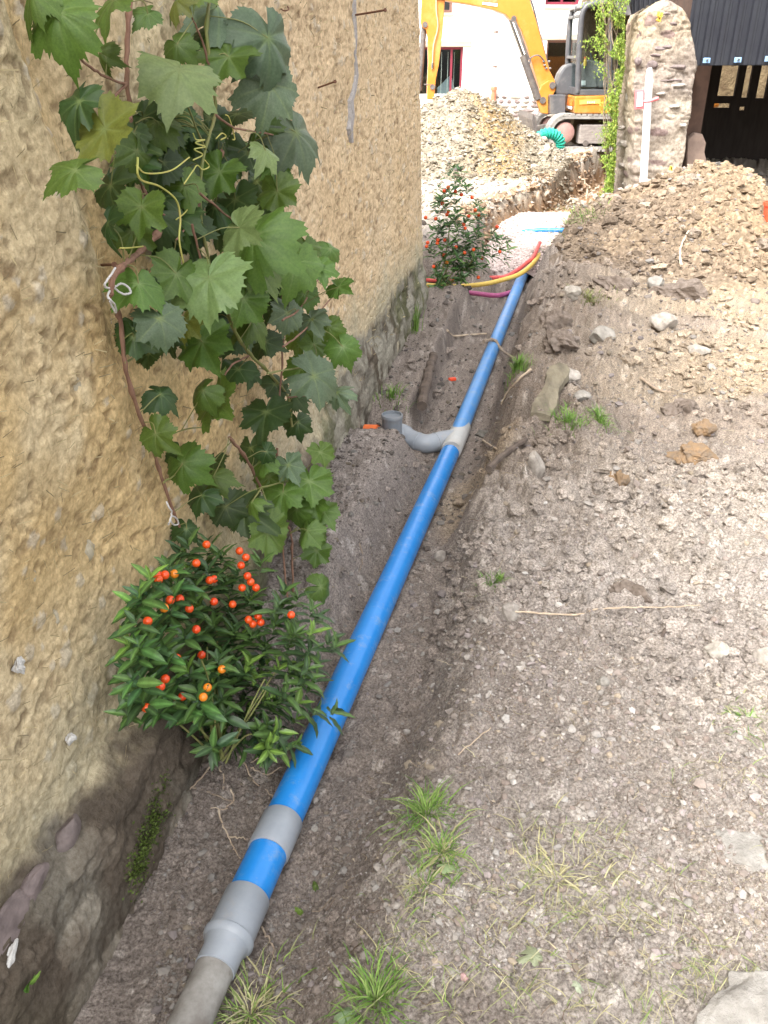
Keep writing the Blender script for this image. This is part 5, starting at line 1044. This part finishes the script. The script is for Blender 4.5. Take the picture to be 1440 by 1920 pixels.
# ---------------------------------------------------------------- stones, wood, roots and litter lying about
def stone(x, y, w, h, mt, lbl, seed, cat='stone', name='stone', up=.45, sub=3, rough=.25, rz=0):
    c, t = hit(x, y+h*.3); s_ = w/2/F*t; o = rock_obj(name, seed, c+Vector((0, 0, s_*up*.35)), (s_, s_*.8, max(h/2/F*t*1.25, s_*up)), mt, Matrix.Rotation(rz, 3, 'Z'), None, rough, sub); tag(o, lbl, cat)
for i, a in enumerate([(1243, 600, 52, 30, M_ROCK, 'rounded grey stone half bedded in front of the brown heap'), (1308, 655, 44, 14, M_ROCK, 'flat grey stone on the trodden earth right of the rounded stone'),
    (1159, 896, 38, 34, M_OCHRE, 'orange brown clod with bright ochre face on the bank'), (1318, 800, 44, 28, M_OCHRE, 'lumpy ochre clod near the right edge above the crumbled soil'), (1300, 852, 80, 24, M_OCHRE, 'long low brown ochre clod below the lumpy ochre one'),
    (1273, 762, 58, 30, M_DARKCLOD, 'dark brown rounded clod standing alone on pale earth'), (1345, 1216, 46, 28, M_ROCK, 'tan angular stone at the right, left of the grey one'), (1428, 1224, 44, 34, M_ROCK, 'grey squarish stone cut by the right picture edge'),
    (957, 1142, 44, 44, M_ROCK, 'rounded stone at the lip of the trench where the long twig begins'), (1003, 862, 34, 56, M_ROCK, 'upright half buried stone on the trench bank below the turf'), (1092, 740, 34, 18, M_ROCKW, 'small pale stone on the earth right of the weathered plank'),
    (1060, 702, 56, 18, M_ROCK, 'flat stone with a white edge at the top of the weathered plank'), (1070, 546, 40, 24, M_ROCK, 'dark flat stone tilted at the left foot of the brown heap'), (1150, 530, 70, 26, M_DARKCLOD, 'dark earth clod at the front foot of the brown heap'),
    (1040, 600, 60, 36, M_DARKCLOD, 'dark crumbly clod on the bank beside the far pipe end'), (1130, 625, 48, 26, M_ROCKW, 'pale lumpy stone left of the rounded grey stone'), (1050, 640, 70, 34, M_DARKCLOD, 'wide dark earth lump above the mossy bank'),
    (1270, 545, 90, 34, M_DARKCLOD, 'large grey brown clod lying along the foot of the brown heap'), (1228, 528, 36, 22, M_ROCKW, 'pale stone on the left end of the large heap foot clod'), (1180, 1110, 70, 34, M_DARKCLOD, 'dark crumbled clod in the middle of the pale soil'),
    (828, 1040, 30, 18, M_ROCK, 'small tan stone in the trench beside the pipe'), (720, 1085, 14, 12, M_ROCKW, 'small white pebble on the soil ramp left of the pipe'), (870, 1828, 16, 18, mat('pink_stone', (.42, .27, .26), rough=.8), 'small pink stone chip near the bottom, below the dry grass'),
    (637, 1840, 22, 14, M_ROCK, 'small round stone near the bottom between pipe and green tuft'), (707, 1515, 12, 14, M_ROCKW, 'pale chip left of the drooping grass tuft'), (590, 1550, 16, 12, M_ROCKW, 'pale pebble right of the upper grey coupling'), (1130, 1275, 26, 18, M_ROCKW, 'grey angular pebble in the pale stony soil, upper right'),
    (1251, 1294, 24, 22, M_ROCK, 'grey pebble left of the ochre stained soil'), (1145, 1700, 20, 24, M_ROCK, 'mauve pebble beside the thin dead grass'), (1290, 1690, 20, 14, M_ROCKW, 'white pebble below the broken white slab'), (905, 812, 30, 14, mat('bark', (.16, .15, .13), (.1, .09, .08), rough=.9), 'grey bark flake lying in the trench right of the tee')]):
    stone(*a, 500+i)
def slab(name, pts, th, mt, lbl, seed, cat):
    P = [hit(x, y)[0] for x, y in pts]; c = sum(P, Vector())/len(P); z = max(p.z for p in P)+.004; r = random.Random(seed); Q = []
    for i in range(len(P)):
        a, b = P[i], P[(i+1) % len(P)]
        for k in range(6): q = a.lerp(b, k/6); q = q+(q-c).normalized()*r.gauss(0, .006); Q.append(q)
    rings = [(1.0, -th), (1.0, -th*.3), (.97, 0), (.85, .004), (.6, .006), (.3, .004)]; V = []
    for s_, dz in rings:
        for q in Q: V.append(Vector((c.x+(q.x-c.x)*s_, c.y+(q.y-c.y)*s_, z+dz+(r.gauss(0, .0025) if s_ < 1 else 0))))
    n = len(Q); Fs = [(k*n+i, k*n+(i+1) % n, (k+1)*n+(i+1) % n, (k+1)*n+i) for k in range(5) for i in range(n)]+[tuple(5*n+i for i in range(n))]
    o = MB().add(V, Fs).build(name, mt, None, loc=c); tag(o, lbl, cat)
def flatrock(name, x, y, size, rz, lbl, seed, cat, dz):
    c = at_z(x, y, 0); c.z = float(ground_form(c.x, c.y)); o = rock_obj(name, seed, c+Vector((0, 0, dz)), size, M_SLAB, Matrix.Rotation(rz, 3, 'Z') @ Matrix.Rotation(.08, 3, 'X'), None, .3, 4); tag(o, lbl, cat)
flatrock('broken_slab', 1412, 1603, (.10, .06, .020), -.25, 'thin broken whitish slab with a dark crack under it at the right edge', 3, 'slab', .012)
flatrock('stone_block', 1424, 1895, (.14, .085, .038), .15, 'large pale rough stone block in the bottom right corner', 5, 'stone', .012)
def stick(lbl, pts, r0, r1, mt, name='twig', cat='twig', lift=.007, z=None, wob=.0012, n=7, seed=0):
    P = []
    for q in pts:
        c, t = hit(q[0], q[1]); P.append(c+Vector((0, 0, lift+(q[2] if len(q) > 2 else 0))))
    P = curve_pts(P, 6, wob, seed); m = len(P); o = MB().tube(P, [lerp(r0, r1, i/m)*(1+.15*math.sin(i*1.9)) for i in range(m)], n).build(name, mt, None, smooth=True, loc=P[0]); tag(o, lbl, cat); return o
stick('long thin pale twig lying across the soil from the rounded trench stone', [(950, 1152), (1010, 1157), (1080, 1160), (1120, 1150), (1180, 1146), (1240, 1146), (1310, 1142)], .0035, .002, M_ROOT, lift=.016)
stick('short dark stick on the pale soil below the long twig', [(1238, 1200), (1250, 1180), (1262, 1160)], .007, .004, M_DWOOD)
stick('pale root standing out of the brown heap', [(1276, 505), (1274, 485), (1277, 465), (1290, 440)], .012, .007, M_ROOT, 'root', 'root', .03)
stick('dark sloping stick on the trench bank right of the pipe', [(915, 890, .02), (945, 865, .03), (985, 838, .03)], .016, .012, M_DWOOD, 'dark_stick', 'stick')
stick('grey splinter root lying over the far blue pipe', [(905, 668, .10), (925, 665, .10), (940, 672, .05), (960, 682, .03)], .014, .008, M_TWIG, 'root', 'root', .01)
stick('thin root trailing across the trench floor beyond the ledge', [(838, 622), (850, 632), (880, 630), (912, 628)], .010, .006, M_ROOT, 'root', 'root', .01)
stick('thin root bending on the far mossy bank', [(995, 700, .02), (970, 725, .03), (950, 745, .02), (940, 760, 0)], .007, .004, M_ROOT, 'root', 'root')
stick('pale straight root on the trench floor beside the dark stick', [(905, 828), (925, 842), (950, 855)], .005, .004, M_ROOT, 'root', 'root', .01)
stick('thin twig on the trodden earth above the dark clod', [(1200, 710), (1240, 735), (1290, 735), (1312, 715)], .008, .004, M_TWIG)
stick('thin dry stalk on the soil right of the drooping grass', [(858, 1418), (880, 1400), (920, 1368)], .002, .0014, M_ROOT)
for i, pts in enumerate([[(432, 1480), (438, 1500), (420, 1520), (395, 1518)], [(412, 1440), (420, 1460), (418, 1482)], [(408, 1520), (425, 1560), (438, 1590), (452, 1612)], [(430, 1572), (450, 1572), (470, 1574)], [(560, 1408, .02), (510, 1425, .02), (470, 1432)], [(395, 1440), (370, 1470), (340, 1500)], [(470, 1440), (500, 1455), (530, 1450, .02)], [(450, 1420), (480, 1470), (520, 1500)], [(490, 1745), (508, 1770), (516, 1800)], [(360, 1480), (400, 1490), (440, 1510)], [(675, 1020), (680, 1050), (672, 1075)]]):
    stick(['thin forked root below the berry bush, upper left one', 'short root hanging straight below the berry bush', 'long root running down to the upper grey coupling', 'short sideways root touching the upper grey coupling', 'pale root reaching from under the bush to the blue pipe', 'root slanting left from the bush to the mossy wall foot', 'thin root under the right side of the berry bush', 'fine root crossing the soil left of the blue pipe', 'thin root sticking out right of the lower grey socket', 'fine root lying level left of the forked root', 'reddish root on the soil ramp left of the pipe'][i], pts, .0028, .0012, M_ROOT if i < 8 else M_TWIG, 'root', 'root', .005, wob=.002, seed=i)
# roots in the far trench wall
for i, pts in enumerate([[(1098, 372), (1104, 350), (1112, 358), (1124, 348)], [(1104, 350), (1095, 340), (1085, 332)], [(1060, 378), (1075, 372), (1088, 385)]]):
    P = curve_pts([at_Y(x, y, 11.7) for x, y in pts], 5, .01, i); o = MB().tube(P, .012, 6).build('root', M_ROOT, None, smooth=True, loc=P[0]); tag(o, ['forked pale root in the far trench beside the climber', 'upper branch of pale root in the far trench wall', 'lower thin root in the far brown trench wall'][i], 'root')
# weathered plank on the bank
a, b = hit(1012, 792)[0]+Vector((0, 0, .03)), hit(1050, 704)[0]+Vector((0, 0, .05)); d = (b-a); L_ = d.length; d.normalize(); sd = d.cross(Vector((0, 0, 1))).normalized(); up = sd.cross(d); M = Matrix((sd, d, up)).transposed()
mb = MB(); V = []; m = 24
for i in range(m+1):
    t = i/m; w_ = .052*(1+.15*math.sin(t*9)+R.gauss(0, .04))*(1 if t < .95 else .7)
    for (x, z_) in ((-w_, -.02), (-w_*.9, .012+R.gauss(0, .003)), (-.3*w_, .02+R.gauss(0, .003)), (.3*w_, .017+R.gauss(0, .004)), (w_*.9, .012+R.gauss(0, .002)), (w_, -.02)): V.append(a+M@Vector((x, t*L_, z_)))
mb.add(V, [(i*6+k, i*6+(k+1) % 6, (i+1)*6+(k+1) % 6, (i+1)*6+k) for i in range(m) for k in range(6)]+[tuple(range(6)), tuple(m*6+k for k in range(5, -1, -1))]); o = mb.build('weathered_plank', M_WOOD, None, loc=a); tag(o, 'grey lichen covered weathered plank lying on the bank beside the turf', 'plank')
# ledge timber at wall foot
a, b = at_z(790, 760, -.12), at_z(812, 668, -.10); mb = MB(); mb.tube(curve_pts([a, a.lerp(b, .5)+Vector((0, 0, .01)), b], 8, .004), [.026+.008*R.random() for _ in range(17)], 9); o = mb.build('buried_timber', M_DWOOD, None, loc=a); tag(o, 'buried old timber edge on the earth ledge behind the standpipe', 'timber')
# fallen leaves
def fallen(lbl, x, y, s_, ang, tone, col=None):
    c, t = hit(x, y); S = s_/F*t*.6; me = grape_leaf(int(x), .4, .12, .3, tone); M = Matrix.Rotation(math.radians(ang), 4, 'Z') @ Matrix.Rotation(R.gauss(.1, .15), 4, 'X') @ Matrix.Diagonal((S*.55, S, S, 1)); M.translation = c+Vector((0, 0, .014))
    if col:
        o2 = me.attributes['Col']; o2.data.foreach_set('color', [v for _ in me.vertices for v in (*col, 1)])
    o = bpy.data.objects.new('fallen_leaf', me); C.objects.link(o); o.matrix_basis = M; tag(o, lbl, 'leaf')
fallen('dried pale green leaf lying level near the bottom, right of the pink chip', 1000, 1800, 80, -100, 'p', (.40, .42, .28)); fallen('pale curled leaf on dry grass near the right edge', 1405, 1345, 60, -60, 'p', (.36, .40, .26))
fallen('small green leaf on the soil right of the lower grey socket', 592, 1668, 22, 20, 'g'); fallen('broad green leaf at the bottom edge left of the grass tuft', 650, 1905, 60, -90, 'p', (.25, .36, .2)); fallen('second small green leaf below the one right of the socket', 563, 1712, 22, 60, 'g'); fallen('pale green leaf scrap right of the dry leaf at the bottom', 1083, 1858, 28, 30, 'p', (.42, .46, .36)); fallen('pale dock leaf beside the sparse yellowing grass', 838, 1632, 44, -80, 'p', (.3, .4, .2))
c, t = hit(848, 714); o = MB().box(c+Vector((0, 0, .012)), (.05, .03, .02), Matrix.Rotation(.4, 3, 'Z')).build('red_scrap', mat('red_scrap', (.75, .08, .03), rough=.5), None, bevel=.006); tag(o, 'tiny bright red plastic scrap on the trench floor', 'scrap')
